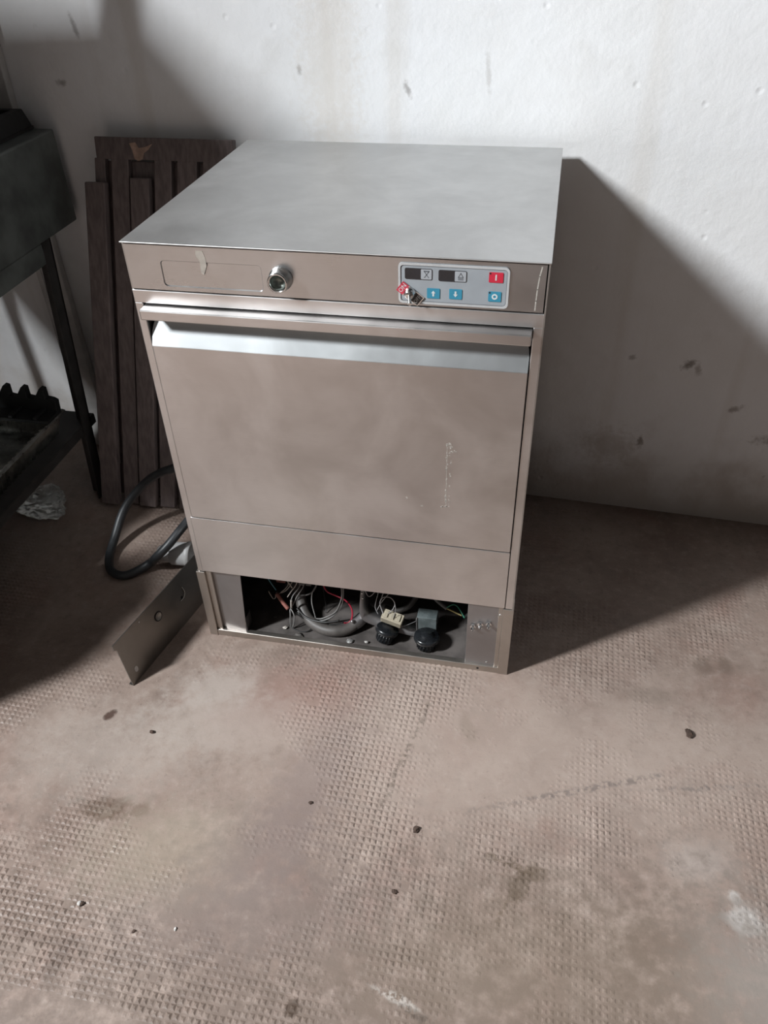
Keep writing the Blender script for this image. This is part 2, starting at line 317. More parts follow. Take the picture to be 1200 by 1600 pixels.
# ------------------------------------------------------------------ mesh helpers
class MB:
    """collects geometry for ONE mesh object"""
    def __init__(s): s.v = []; s.f = []; s.m = []; s.sm = []
    def add(s, vs, fs, mi=0, smooth=False):
        b = len(s.v); s.v += [tuple(v) for v in vs]
        for f in fs: s.f.append(tuple(b + i for i in f)); s.m.append(mi); s.sm.append(smooth)
        return s
    def box(s, x0, x1, y0, y1, z0, z1, mi=0, M=None):
        vs = [Vector((x, y, z)) for z in (z0, z1) for y in (y0, y1) for x in (x0, x1)]
        if M: vs = [M @ v for v in vs]
        return s.add(vs, [(0, 2, 3, 1), (4, 5, 7, 6), (0, 1, 5, 4), (2, 6, 7, 3), (0, 4, 6, 2), (1, 3, 7, 5)], mi)
    def prism(s, poly, f0, f1, mi=0, smooth=False):
        """poly: 2D points; f0/f1 map a 2D point to 3D for the two ends"""
        n = len(poly)
        vs = [f0(*p) for p in poly] + [f1(*p) for p in poly]
        fs = [tuple(range(n)), tuple(range(2 * n - 1, n - 1, -1))]
        s.add(vs, fs, mi)
        b = len(s.v) - 2 * n
        for i in range(n):
            j = (i + 1) % n
            s.f.append((b + i, b + n + i, b + n + j, b + j)); s.m.append(mi); s.sm.append(smooth)
        return s
    def xz(s, poly, y0, y1, mi=0): return s.prism(poly, lambda a, b: (a, y0, b), lambda a, b: (a, y1, b), mi)
    def ringxz(s, outer, inner, y0, y1, mi=0):
        n = len(outer)
        vs = [(a, y0, b) for a, b in outer] + [(a, y0, b) for a, b in inner] + \
             [(a, y1, b) for a, b in outer] + [(a, y1, b) for a, b in inner]
        fs = []
        for i in range(n):
            j = (i + 1) % n
            fs += [(i, j, n + j, n + i), (2 * n + i, 3 * n + i, 3 * n + j, 2 * n + j),
                   (i, 2 * n + i, 2 * n + j, j), (n + i, n + j, 3 * n + j, 3 * n + i)]
        return s.add(vs, fs, mi)
    def tube(s, pts, r, seg=8, mi=0, cap=True, div=4, flat=1.0):
        P = catmull([Vector(p) for p in pts], div) if div > 1 else [Vector(p) for p in pts]
        rs = r if callable(r) else (lambda t: r)
        n = len(P); rings = []; up = None
        for i, p in enumerate(P):
            tg = (P[min(i + 1, n - 1)] - P[max(i - 1, 0)]).normalized()
            if up is None:
                up = Vector((0, 0, 1)) if abs(tg.z) < 0.9 else Vector((1, 0, 0))
            a = tg.cross(up)
            if a.length < 1e-5: a = tg.orthogonal()
            a.normalize(); b = a.cross(tg).normalized(); up = b
            rr = rs(i / (n - 1))
            rings.append([p + a * rr * math.cos(2 * math.pi * k / seg) + b * rr * flat * math.sin(2 * math.pi * k / seg) for k in range(seg)])
        vs = [v for ring in rings for v in ring]
        fs = []
        for i in range(n - 1):
            for k in range(seg):
                l = (k + 1) % seg
                fs.append((i * seg + k, i * seg + l, (i + 1) * seg + l, (i + 1) * seg + k))
        s.add(vs, fs, mi, True)
        if cap:
            b = len(s.v) - len(vs)
            s.f += [tuple(b + k for k in range(seg - 1, -1, -1)), tuple(b + (n - 1) * seg + k for k in range(seg))]
            s.m += [mi, mi]; s.sm += [False, False]
        return s
    def lathe(s, prof, M, seg=24, mi=0, smooth=True):
        """prof: (radius, height) along local +Z; M places it. mi may be a list, one per profile step"""
        vs = []
        for r, h in prof:
            for k in range(seg):
                a = 2 * math.pi * k / seg
                vs.append(M @ Vector((r * math.cos(a), r * math.sin(a), h)))
        b = len(s.v); s.v += [tuple(v) for v in vs]
        for i in range(len(prof) - 1):
            mm = mi[i] if isinstance(mi, list) else mi
            for k in range(seg):
                l = (k + 1) % seg
                s.f.append((b + i * seg + k, b + i * seg + l, b + (i + 1) * seg + l, b + (i + 1) * seg + k))
                s.m.append(mm); s.sm.append(smooth)
        for ring, idx in ((0, range(seg - 1, -1, -1)), (len(prof) - 1, range(seg))):
            if prof[ring][0] > 1e-6:
                s.f.append(tuple(b + ring * seg + k for k in idx))
                s.m.append((mi[0 if ring == 0 else -1]) if isinstance(mi, list) else mi); s.sm.append(False)
        return s
    def build(s, name, mats, parent=None, bevel=0, seg=2):
        me = bpy.data.meshes.new(name)
        me.from_pydata(s.v, [], s.f); me.update()
        if isinstance(mats, str): mats = [mats]
        for k in mats: me.materials.append(MAT[k])
        me.polygons.foreach_set('material_index', s.m)
        me.polygons.foreach_set('use_smooth', s.sm)
        bm = bmesh.new(); bm.from_mesh(me)
        bmesh.ops.remove_doubles(bm, verts=bm.verts, dist=1e-6)
        bmesh.ops.recalc_face_normals(bm, faces=bm.faces)
        bm.to_mesh(me); bm.free()
        o = bpy.data.objects.new(name, me); COL.objects.link(o)
        if parent: o.parent = parent; o.matrix_parent_inverse = parent_inv(parent)
        if bevel:
            md = o.modifiers.new('bevel', 'BEVEL'); md.width = bevel; md.segments = seg
            md.limit_method = 'ANGLE'; md.angle_limit = R(35)
        return o
def parent_inv(p):
    m = Matrix.Identity(4); q = p
    chain = []
    while q: chain.append(q); q = q.parent
    for q in reversed(chain):
        m = m @ q.matrix_parent_inverse @ Matrix.LocRotScale(q.location, q.rotation_euler, q.scale)
    return m.inverted()
def catmull(P, div):
    out = []
    n = len(P)
    for i in range(n - 1):
        p0, p1, p2, p3 = P[max(i - 1, 0)], P[i], P[i + 1], P[min(i + 2, n - 1)]
        for k in range(div):
            t = k / div
            out.append(0.5 * ((2 * p1) + (p2 - p0) * t + (2 * p0 - 5 * p1 + 4 * p2 - p3) * t * t + (3 * p1 - p0 - 3 * p2 + p3) * t ** 3))
    out.append(P[-1]); return out
def rrect(x0, x1, z0, z1, r, n=5):
    pts = []
    for cx, cz, a0 in ((x1 - r, z1 - r, 0), (x0 + r, z1 - r, 90), (x0 + r, z0 + r, 180), (x1 - r, z0 + r, 270)):
        for k in range(n + 1):
            a = R(a0 + 90 * k / n); pts.append((cx + r * math.cos(a), cz + r * math.sin(a)))
    return pts
def circ(cx, cz, r, n=20): return [(cx + r * math.cos(2 * math.pi * k / n), cz + r * math.sin(2 * math.pi * k / n)) for k in range(n)]
def stroke(mb, pts, w, y0, y1, mi):
    """flat stroked polyline in the XZ plane"""
    for (a, b) in zip(pts[:-1], pts[1:]):
        d = Vector((b[0] - a[0], b[1] - a[1])); L = d.length; d /= L
        n = Vector((-d.y, d.x)) * w / 2; e = d * w * 0.3
        q = [(a[0] - e.x + n.x, a[1] - e.y + n.y), (a[0] - e.x - n.x, a[1] - e.y - n.y), (b[0] + e.x - n.x, b[1] + e.y - n.y), (b[0] + e.x + n.x, b[1] + e.y + n.y)]
        mb.xz(q, y0, y1, mi)
def tag(o, label=None, cat=None, group=None, kind=None):
    if label: o['label'] = label
    if cat: o['category'] = cat
    if group: o['group'] = group
    if kind: o['kind'] = kind
    return o
def empty(name, loc=(0, 0, 0), label=None, cat=None, group=None):
    o = bpy.data.objects.new(name, None); COL.objects.link(o); o.location = loc
    o.empty_display_size = 0.05
    return tag(o, label, cat, group)
def toward(loc, direction):
    """matrix putting local +Z along direction at loc"""
    return Matrix.Translation(Vector(loc)) @ Vector(direction).to_track_quat('Z', 'Y').to_matrix().to_4x4()
def text_faces(mb, txt, size, M, mi):
    cu = bpy.data.curves.new('lettering', 'FONT'); cu.body = txt; cu.size = size
    cu.align_x = 'CENTER'; cu.align_y = 'CENTER'; cu.resolution_u = 3
    ob = bpy.data.objects.new('lettering', cu); COL.objects.link(ob)
    dg = bpy.context.evaluated_depsgraph_get()
    me = bpy.data.meshes.new_from_object(ob.evaluated_get(dg))
    mb.add([M @ v.co for v in me.vertices], [tuple(p.vertices) for p in me.polygons], mi)
    bpy.data.objects.remove(ob, do_unlink=True); bpy.data.curves.remove(cu); bpy.data.meshes.remove(me)

# ------------------------------------------------------------------ room shell
WK = -0.0469                                   # the back wall runs slightly askew to the dishwasher
def wall_y(x): return 0.583 + WK * (x - 0.604)
mb = MB(); mb.box(RX0 - 0.2, RX1 + 0.2, RY0 - 0.2, 0.95, -0.12, 0.0)
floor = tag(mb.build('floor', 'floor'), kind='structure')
mb = MB(); mb.box(-2.4, 4.6, 0.0, 0.2, -0.1, RZ1)
wb = tag(mb.build('wall_back', 'wall'), kind='structure')
wb.location = (0, wall_y(0), 0); wb.rotation_euler.z = math.atan(WK)
mb = MB()
y0w, y1w, z0w, z1w = WIN_Y - WIN_W / 2, WIN_Y + WIN_W / 2, WIN_Z - WIN_H / 2, WIN_Z + WIN_H / 2
for (a, b, c_, d) in ((RY0, y0w, 0, RZ1), (y1w, 0.75, 0, RZ1), (y0w, y1w, 0, z0w), (y0w, y1w, z1w, RZ1)):
    mb.box(RX0 - WALL_T, RX0, a, b, c_, d)
wl = tag(mb.build('wall_left', 'wall_dark'), kind='structure')
mb = MB(); mb.box(RX1, RX1 + 0.16, RY0, 0.75, 0, RZ1)
tag(mb.build('wall_right', 'wall_dark'), kind='structure')
mb = MB(); mb.box(RX0, RX1, RY0 - 0.16, RY0, 0, RZ1)
tag(mb.build('wall_front', 'wall_dark'), kind='structure')
mb = MB(); mb.box(RX0 - 0.16, RX1 + 0.16, RY0 - 0.16, 0.9, RZ1, RZ1 + 0.1)
tag(mb.build('ceiling', 'ceiling'), kind='structure')
w1 = empty('window_1', (RX0, WIN_Y, z0w)); w1['kind'] = 'structure'
f = 0.035
for nm, bx in (('window_sill', (RX0 - 0.01, RX0 + 0.03, y0w, y1w, z0w, z0w + 0.012)),
               ('window_frame', (RX0 - 0.01, RX0 + 0.012, y0w, y0w + 0.015, z0w + 0.012, z1w)),
               ('window_frame', (RX0 - 0.01, RX0 + 0.012, y1w - 0.015, y1w, z0w + 0.012, z1w)),
               ('window_frame', (RX0 - 0.01, RX0 + 0.012, y0w, y1w, z1w - 0.012, z1w))):
    mb = MB(); mb.box(*bx); mb.build(nm, 'wood_frame', w1)

# studs of the worn cement floor (about 10 mm apart, ground down in patches)
random.seed(4)
PITCH = 0.0103
sv = []; sf = []
def wear(x, y):
    a = mnoise.noise(Vector((x * 3.6 + 3.1, y * 3.6 - 1.7, 0.3)))
    b = mnoise.noise(Vector((x * 9.0, y * 9.0, 5.3)))
    k = 0.42 + 1.0 * a + 0.6 * b + 0.35 * mnoise.noise(Vector((x * 24, y * 24, 1.3)))
    k += 0.75 * math.exp(-(((x - 0.40) / 0.10) ** 2 + ((y + 0.24) / 0.13) ** 2))
    k += 0.85 * math.exp(-(((x + 0.02) / 0.16) ** 2 + ((y + 0.62) / 0.07) ** 2))
    k += 0.7 * math.exp(-(((x - 0.50) / 0.14) ** 2 + ((y + 0.06) / 0.05) ** 2))
    k += 0.5 * math.exp(-(((x - 0.45) / 0.1) ** 2 + ((y + 0.48) / 0.12) ** 2))
    k -= 0.9 * math.exp(-(((x - 0.0) / 0.18) ** 2 + ((y + 0.27) / 0.12) ** 2))
    k -= 0.6 * math.exp(-(((x - 0.80) / 0.2) ** 2 + ((y + 0.50) / 0.14) ** 2))
    k -= 1.5 * max(0.0, min(1.0, (-0.685 - y) / 0.012))
    return max(0.0, min(1.15, k))
ix0, ix1 = int(-0.75 / PITCH), int(1.45 / PITCH)
iy0, iy1 = int(-0.80 / PITCH), int(0.55 / PITCH)
for i in range(ix0, ix1):
    for j in range(iy0, iy1):
        x = i * PITCH; y = j * PITCH
        k = wear(x, y) * random.uniform(0.5, 1.15)
        if k < 0.14 or random.random() < 0.03: continue
        x += random.uniform(-0.0009, 0.0009) + 0.0012 * math.sin(y * 7); y += random.uniform(-0.0009, 0.0009)
        h = 0.0015 * k; r = 0.0044 * min(1.0, 0.72 + 0.3 * k); q = r * 0.34
        b = len(sv)
        sv += [(x - r, y - r, 0), (x + r, y - r, 0), (x + r, y + r, 0), (x - r, y + r, 0),
               (x - q, y - q, h), (x + q, y - q, h), (x + q, y + q, h), (x - q, y + q, h)]
        sf += [(b, b + 1, b + 5, b + 4), (b + 1, b + 2, b + 6, b + 5), (b + 2, b + 3, b + 7, b + 6), (b + 3, b, b + 4, b + 7), (b + 4, b + 5, b + 6, b + 7)]
me = bpy.data.meshes.new('floor_studs'); me.from_pydata(sv, [], sf); me.materials.append(MAT['floor']); me.update()
studs = bpy.data.objects.new('floor_studs', me); COL.objects.link(studs); studs.parent = floor
studs['kind'] = 'stuff'

# ------------------------------------------------------------------ dishwasher
W, D, H = 0.604, 0.552, 0.820
dw = empty('dishwasher', (0, 0, 0), 'stainless steel undercounter dishwasher with its base cover removed, wires showing', 'dishwasher')
# casing
mb = MB(); mb.box(-0.001, W + 0.001, -0.003, D, H - 0.0022, H)
mb.build('top_panel', 'steel_top', dw, 0.0008)
mb = MB(); mb.box(0, 0.0022, 0.002, D, 0.176, H - 0.0024); mb.build('side_panel', 'steel_side', dw)
mb = MB(); mb.box(W - 0.0022, W, -0.001, D, 0.176, H - 0.0024); mb.build('side_panel', 'steel_side', dw)
mb = MB(); mb.box(0.002, W - 0.002, D - 0.003, D - 0.001, 0.176, H - 0.003); mb.build('back_panel', 'steel_side', dw)
# dark carcass behind the joints
mb = MB(); mb.box(0.003, W - 0.003, 0.006, 0.012, 0.735, H - 0.004)
mb.box(0.003, W - 0.003, 0.040, 0.046, 0.21, 0.735)
mb.build('inner_carcass', 'gap', dw)
# control panel with pressed recess
CP0, CP1, CZ0, CZ1 = 0.0032, W - 0.0040, 0.7495, 0.8158
bm = bmesh.new()
out = [bm.verts.new((x, 0.0, z)) for x, z in ((CP0, CZ0), (CP1, CZ0), (CP1, CZ1), (CP0, CZ1))]
rin = [bm.verts.new((x, 0.0, z)) for x, z in rrect(0.0545, 0.2065, 0.7555, 0.7945, 0.006)]
rin2 = [bm.verts.new((x, 0.0016, z)) for x, z in rrect(0.0557, 0.2053, 0.7567, 0.7933, 0.005)]
e1 = [bm.edges.new((out[i], out[(i + 1) % 4])) for i in range(4)]
n_ = len(rin)
e2 = [bm.edges.new((rin[i], rin[(i + 1) % n_])) for i in range(n_)]
bmesh.ops.triangle_fill(bm, use_beauty=True, use_dissolve=False, edges=e1 + e2)
for i in range(n_): bm.faces.new((rin[i], rin[(i + 1) % n_], rin2[(i + 1) % n_], rin2[i]))
bm.faces.new(rin2)
bk = [bm.verts.new((v.co.x, 0.005, v.co.z)) for v in out]
for i in range(4): bm.faces.new((out[i], bk[i], bk[(i + 1) % 4], out[(i + 1) % 4]))
bmesh.ops.recalc_face_normals(bm, faces=bm.faces)
me = bpy.data.meshes.new('control_panel'); bm.to_mesh(me); bm.free(); me.materials.append(MAT['steel_control'])
cp = bpy.data.objects.new('control_panel', me); COL.objects.link(cp); cp.parent = dw
# tape scrap on it
mb = MB(); mb.xz([(0.112, 0.8105), (0.1225, 0.811), (0.1255, 0.800), (0.1255, 0.790), (0.119, 0.7755), (0.1155, 0.779), (0.1160, 0.795), (0.1115, 0.8035)], -0.0004, 0.0003)
mb.build('tape_scrap', 'tape', cp)
mb = MB(); stroke(mb, [(0.5935, 0.8125), (0.5912, 0.800), (0.5898, 0.782), (0.5893, 0.766), (0.5890, 0.7525)], 0.0016, -0.0003, 0.0002, 0)
mb.build('glint_streak', 'residue_glint', cp)  # pale strip painted in for a bright reflection along the panel's bend
# round socket
mb = MB()
mb.lathe([(0.0172, 0.0), (0.0172, 0.003), (0.0150, 0.0045), (0.0150, 0.017), (0.0142, 0.0195), (0.0118, 0.0195), (0.0108, 0.0165), (0.0104, 0.009), (0.0, 0.007)],
         toward((0.2345, 0, 0.7775), (0, -1, 0)), 32, [0, 0, 0, 0, 0, 0, 1, 1])
mb.build('socket', ['chrome', 'chrome_dark'], cp)
# keypad overlay with rim line
mb = MB()
o1 = rrect(0.4025, 0.5525, 0.7530, 0.8100, 0.006); o2 = rrect(0.4055, 0.5495, 0.7560, 0.8070, 0.0042); o3 = rrect(0.4063, 0.5487, 0.7568, 0.8062, 0.0036)
mb.xz(o1, -0.0012, 0.001, 0)
mb.ringxz(o1, o2, -0.0022, -0.0010, 1); mb.ringxz(o2, o3, -0.0014, -0.0010, 2)
mb.build('keypad', ['keypad', 'keypad_rim', 'keyline'], cp)
YP = -0.0013
def display(x0, x1, z0, z1, split, icon):
    mb = MB()
    mb.xz(rrect(x0, x1, z0, z1, 0.0022), -0.0017, YP, 0)
    mb.xz(rrect(split, x1 - 0.0008, z0 + 0.0008, z1 - 0.0008, 0.0012), -0.0019, -0.0016, 1)
    cx = (split + x1) / 2; cz = (z0 + z1) / 2
    ya, yb = -0.0021, -0.0018
    if icon == 'hourglass':
        stroke(mb, [(cx - 0.0036, cz + 0.0046), (cx + 0.0036, cz + 0.0046), (cx - 0.0030, cz - 0.0046)], 0.0008, ya, yb, 2)
        stroke(mb, [(cx - 0.0036, cz + 0.0046), (cx + 0.0030, cz - 0.0046)], 0.0008, ya, yb, 2)
        stroke(mb, [(cx - 0.0032, cz + 0.0036), (cx + 0.0032, cz + 0.0036)], 0.0005, ya, yb, 2)
    else:
        stroke(mb, [(cx - 0.0034, cz - 0.0012), (cx, cz + 0.0046), (cx + 0.0034, cz - 0.0012), (cx - 0.0034, cz - 0.0012)], 0.0008, ya, yb, 2)
        for dz in (-0.0028, -0.0044):
            for dx in (-0.0024, 0.0, 0.0024):
                stroke(mb, [(cx + dx - 0.0009, cz + dz), (cx + dx + 0.0009, cz + dz)], 0.0008, ya, yb, 2)
    return mb.build('display', ['display', 'icon_bg', 'print_grey'], cp)
display(0.4115, 0.4490, 0.7875, 0.8030, 0.4335, 'hourglass')
display(0.4575, 0.4955, 0.7870, 0.8025, 0.4795, 'triangle')
def button(x0, x1, z0, z1, col, sign):
    mb = MB()
    mb.xz(rrect(x0, x1, z0, z1, 0.0010, 2), -0.0019, YP, 0)
    cx, cz = (x0 + x1) / 2, (z0 + z1) / 2; ya, yb = -0.0022, -0.0018
    if sign in 'ud':
        s = 1 if sign == 'u' else -1
        mb.xz([(cx - 0.0012, cz - 0.0040 * s), (cx + 0.0012, cz - 0.0040 * s), (cx + 0.0012, cz + 0.0004 * s), (cx - 0.0012, cz + 0.0004 * s)], ya, yb, 1)
        mb.xz([(cx - 0.0030, cz + 0.0003 * s), (cx + 0.0030, cz + 0.0003 * s), (cx, cz + 0.0040 * s)], ya, yb, 1)
    elif sign == 'I':
        mb.xz(rrect(cx - 0.0009, cx + 0.0009, cz - 0.0040, cz + 0.0040, 0.0004, 2), ya, yb, 1)
    else:
        mb.ringxz(circ(cx, cz, 0.0040), circ(cx, cz, 0.0020), ya, yb, 1)
    if sign in 'IO':
        mb.xz(circ(x0 + 0.0016, z1 - 0.0016, 0.0012, 10), ya, yb, 2)
    return mb.build('button', [col, 'print_white', 'tag_black'], cp)
button(0.4420, 0.4597, 0.7618, 0.7762, 'btn_blue', 'u')
button(0.4725, 0.4900, 0.7625, 0.7768, 'btn_blue', 'd')
button(0.5250, 0.5440, 0.7890, 0.8030, 'btn_red', 'I')
button(0.5255, 0.5428, 0.7622, 0.7764, 'btn_blue', 'O')
# toggle switch on a turned ON / OFF plate
tc = Vector((0.4185, 0.7675)); ta = math.atan2(-0.016, 0.021)
ux = Vector((math.cos(ta), math.sin(ta))); uy = Vector((-ux.y, ux.x))
def tq(a0, a1, b0, b1): return [tuple(tc + ux * a + uy * b) for a, b in ((a0, b0), (a1, b0), (a1, b1), (a0, b1))]
mb = MB()
mb.xz(tq(-0.0175, 0.0190, -0.0078, 0.0078), -0.0030, -0.0020, 0)
mb.xz(tq(-0.0178, -0.0070, -0.0080, 0.0080), -0.0034, -0.0029, 1)
mb.xz(tq(0.0045, 0.0180, -0.0068, 0.0068), -0.0034, -0.0029, 2)
def tmat(a): # text plane: reading direction uy (upwards), facing -y
    c3 = tc + ux * a
    return Matrix(((uy.x, -ux.x, 0, c3.x), (0, 0, 0, -0.0037), (uy.y, -ux.y, 0, c3.y), (0, 0, 0, 1)))
text_faces(mb, 'ON', 0.0085, tmat(-0.0125), 3)
text_faces(mb, 'OFF', 0.0072, tmat(0.0130), 3)
mb.lathe([(0.0085, 0.002), (0.0085, 0.0045), (0.0066, 0.006), (0.0066, 0.009), (0.0048, 0.0105), (0.0, 0.0105)], toward((tc.x, 0, tc.y), (0, -1, 0)), 18, 4)
P0 = Vector((tc.x, -0.009, tc.y)); P1 = Vector((tc.x + 0.0035, -0.0215, tc.y - 0.0075))
mb.tube([P0, P0.lerp(P1, 0.5), P1], lambda t: 0.0017 + 0.0012 * t, 10, 4, True, 3)
mb.build('toggle_switch', ['chrome', 'tag_red', 'tag_black', 'print_white', 'chrome'], cp)

# front frame
mb = MB(); mb.box(0.0, W, 0.0, 0.03, 0.7270, 0.7475); mb.build('header_rail', 'steel_front', dw, 0.0012)
for x0, x1 in ((0.0, 0.0130), (0.5895, W)):
    mb = MB(); mb.box(x0, x1, 0.0, 0.045, 0.179, 0.7275); mb.build('stile', 'steel_front', dw, 0.0012)
# door
mb = MB(); mb.box(0.0145, 0.5880, -0.0035, 0.03, 0.3175, 0.6590)
door = mb.build('door', 'steel_front', dw, 0.0010)
mb = MB()   # sloping finger grip, its upper corners cut back
def gp(x, t): return (x, -0.0035 + 0.0195 * t, 0.6590 + 0.042 * t)
g = [gp(0.0150, 0), gp(0.5878, 0), gp(0.5878, 0.45), gp(0.5865, 0.7), gp(0.5830, 1.0),
     gp(0.0225, 1.0), gp(0.0175, 0.7), gp(0.0150, 0.45)]
gb = [(x, 0.034, 0.6590 if i < 2 else z) for i, (x, y, z) in enumerate(g)]
mb.add(g + gb, [(0, 1, 2, 7), (7, 2, 3, 6), (6, 3, 4, 5)] + [(i, (i + 1) % 8, 8 + (i + 1) % 8, 8 + i) for i in range(8)] + [tuple(range(15, 7, -1))], 0)
mb.build('finger_grip', 'steel_grip', door)
mb = MB(); mb.box(0.0150, 0.5885, -0.0200, 0.020, 0.7085, 0.7245)
mb.build('handle_bar', 'steel_front', door, 0.0016)
# gummy rectangle left by a sticker
random.seed(8)
mb = MB()
def speck_line(a, b, n, w):
    for k in range(n):
        t = random.random(); x = a[0] + (b[0] - a[0]) * t + random.gauss(0, w); z = a[1] + (b[1] - a[1]) * t + random.gauss(0, w)
        s = random.uniform(0.0004, 0.0011)
        mb.xz([(x - s, z - s), (x + s, z - s * random.uniform(.3, 1)), (x + s * .7, z + s * random.uniform(.6, 1.8)), (x - s, z + s)], -0.0038, -0.0034)
speck_line((0.4765, 0.527), (0.4835, 0.518), 14, 0.0022); speck_line((0.488, 0.515), (0.478, 0.505), 12, 0.002)
speck_line((0.4765, 0.527), (0.4765, 0.403), 26, 0.0006); speck_line((0.483, 0.505), (0.4815, 0.403), 14, 0.0004)
speck_line((0.478, 0.403), (0.468, 0.401), 10, 0.0006); speck_line((0.41, 0.412), (0.412, 0.413), 2, 0.0005); speck_line((0.437, 0.398), (0.4375, 0.399), 3, 0.0005)
stroke(mb, [(0.4763, 0.515), (0.4768, 0.404)], 0.0005, -0.0037, -0.0034, 0)
mb.build('sticker_residue', 'residue_glint', door)['kind'] = 'stuff'
# lower front panel
mb = MB(); mb.box(0.0105, 0.5885, -0.0020, 0.010, 0.1815, 0.3145); mb.build('lower_panel', 'steel_front', dw, 0.0010)
# base frame
mb = MB(); mb.xz([(-0.0045, 0.0), (0.0125, 0.0), (0.0125, 0.1765), (-0.0045, 0.1765)], -0.001, 0.03)
mb.box(0.0125, 0.0235, 0.004, 0.03, 0.0, 0.1765)
mb.build('base_post', 'steel_base', dw, 0.0008)
mb = MB(); mb.box(0.5865, 0.6055, -0.001, 0.03, 0.0, 0.1775); mb.box(0.5785, 0.5865, 0.003, 0.03, 0.0, 0.1775)
mb.build('base_post', 'steel_base', dw, 0.0008)
for x0, x1 in ((-0.004, -0.002), (W - 0.001, W + 0.001)):
    mb = MB(); mb.box(x0, x1, 0.03, D, 0.0, 0.1765); mb.build('base_side', 'steel_dull', dw)
mb = MB(); mb.box(0.0, W, D - 0.004, D - 0.002, 0.0, 0.1765); mb.build('base_back', 'steel_dark', dw)
mb = MB(); mb.box(0.0125, 0.5865, 0.0, 0.0022, 0.0, 0.0150); mb.box(0.0125, 0.5865, 0.0022, 0.012, 0.0125, 0.0150)
mb.build('bottom_rail', 'steel_base', dw, 0.0006)
mb = MB(); mb.xz(circ(0.548, 0.0075, 0.0024, 12), -0.0004, 0.0008); mb.build('rail_hole', 'gap', dw)
mb = MB(); mb.box(0.0, W, 0.004, D - 0.004, 0.004, 0.0075); mb.build('base_tray', 'tray', dw)
mb = MB(); mb.box(0.0, W, 0.012, D - 0.004, 0.205, 0.208); mb.build('tub_underside', 'steel_dark', dw)
# mounting plates either side of the opening
mb = MB(); mb.add([(0.0235, 0.010, 0.013), (0.0735, 0.006, 0.013), (0.0835, 0.006, 0.184), (0.0235, 0.010, 0.184),
                   (0.0235, 0.012, 0.013), (0.0735, 0.008, 0.013), (0.0835, 0.008, 0.184), (0.0235, 0.012, 0.184)],
                  [(0, 1, 2, 3), (7, 6, 5, 4), (0, 4, 5, 1), (1, 5, 6, 2), (2, 6, 7, 3), (3, 7, 4, 0)])
mb.box(0.0735, 0.0755, 0.0075, 0.035, 0.013, 0.05)
mb.build('mounting_plate', 'steel_dull', dw, 0.0006)
mb = MB(); mb.box(0.5225, 0.5790, 0.0050, 0.0072, 0.0150, 0.184); mb.box(0.5225, 0.5245, 0.0072, 0.04, 0.0150, 0.09)
mp = mb.build('mounting_plate', 'steel_dull', dw, 0.0006)
for x, z in ((0.5335, 0.1195), (0.5470, 0.1275), (0.5620, 0.1310)):
    mb = MB()
    mb.lathe([(0.0058, 0), (0.0058, 0.0036), (0.0036, 0.004), (0.0034, 0.011), (0.0022, 0.012), (0.0, 0.0085)], toward((x, 0.005, z), (0.1, -1, -0.15)), 6, 0, False)
    mb.build('bolt', 'chrome', mp)
for x, y, z, d in ((0.5820, 0.003, 0.1590, (0, -1, 0)), (0.5640, 0.005, 0.0235, (0, -1, 0))):
    mb = MB(); mb.lathe([(0.0020, 0), (0.0018, 0.0012), (0.0, 0.0020)], toward((x, y, z), d), 10); mb.build('screw', 'chrome', mp)

# what shows inside the base
def wire(name, mat, pts, r=0.0011, seg=6):
    mb = MB(); mb.tube(pts, r, seg, 0, True, 5); return mb.build(name, mat, dw)
wire('blue_wire', 'wire_blue', [(0.105, 0.07, 0.130), (0.11, 0.07, 0.112), (0.116, 0.07, 0.097), (0.124, 0.07, 0.08)], 0.0012)
wire('white_wire', 'wire_white', [(0.123, 0.07, 0.072), (0.131, 0.07, 0.072), (0.146, 0.07, 0.083), (0.159, 0.07, 0.104), (0.165, 0.07, 0.121), (0.169, 0.07, 0.14)], 0.0011)
wire('white_wire', 'wire_white', [(0.149, 0.065, 0.124), (0.157, 0.065, 0.108), (0.162, 0.064, 0.098)], 0.0013)
wire('bare_wire', 'wire_white', [(0.124, 0.065, 0.074), (0.122, 0.065, 0.062), (0.117, 0.065, 0.059), (0.113, 0.065, 0.068), (0.109, 0.066, 0.078)], 0.0009)
wire('sleeve', 'sleeve_pink', [(0.126, 0.065, 0.076), (0.139, 0.058, 0.061), (0.153, 0.05, 0.050)], 0.0042, 10)
mb = MB(); mb.box(0.120, 0.140, 0.086, 0.096, 0.086, 0.098); mb.build('connector', 'sleeve_pink', dw, 0.001)
wire('crimp_sleeve', 'wire_white', [(0.158, 0.055, 0.047), (0.159, 0.055, 0.060), (0.16, 0.055, 0.071)], 0.0022, 8)
wire('grey_wire', 'wire_grey', [(0.16, 0.055, 0.071), (0.163, 0.061, 0.08), (0.173, 0.067, 0.094), (0.181, 0.074, 0.111), (0.183, 0.08, 0.125)], 0.0014)
wire('black_wire', 'wire_grey', [(0.156, 0.052, 0.050), (0.159, 0.042, 0.042), (0.159, 0.036, 0.022), (0.162, 0.036, 0.0105), (0.166, 0.037, 0.024), (0.167, 0.042, 0.043), (0.157, 0.052, 0.051)], 0.0013)
wire('black_wire', 'wire_black', [(0.163, 0.033, 0.012), (0.181, 0.030, 0.0095), (0.197, 0.033, 0.0105), (0.205, 0.045, 0.012)], 0.0013)
wire('grey_wire', 'wire_grey', [(0.215, 0.075, 0.135), (0.211, 0.075, 0.106), (0.201, 0.072, 0.084), (0.199, 0.068, 0.062), (0.202, 0.062, 0.050), (0.207, 0.056, 0.034), (0.209, 0.052, 0.022)], 0.0014)
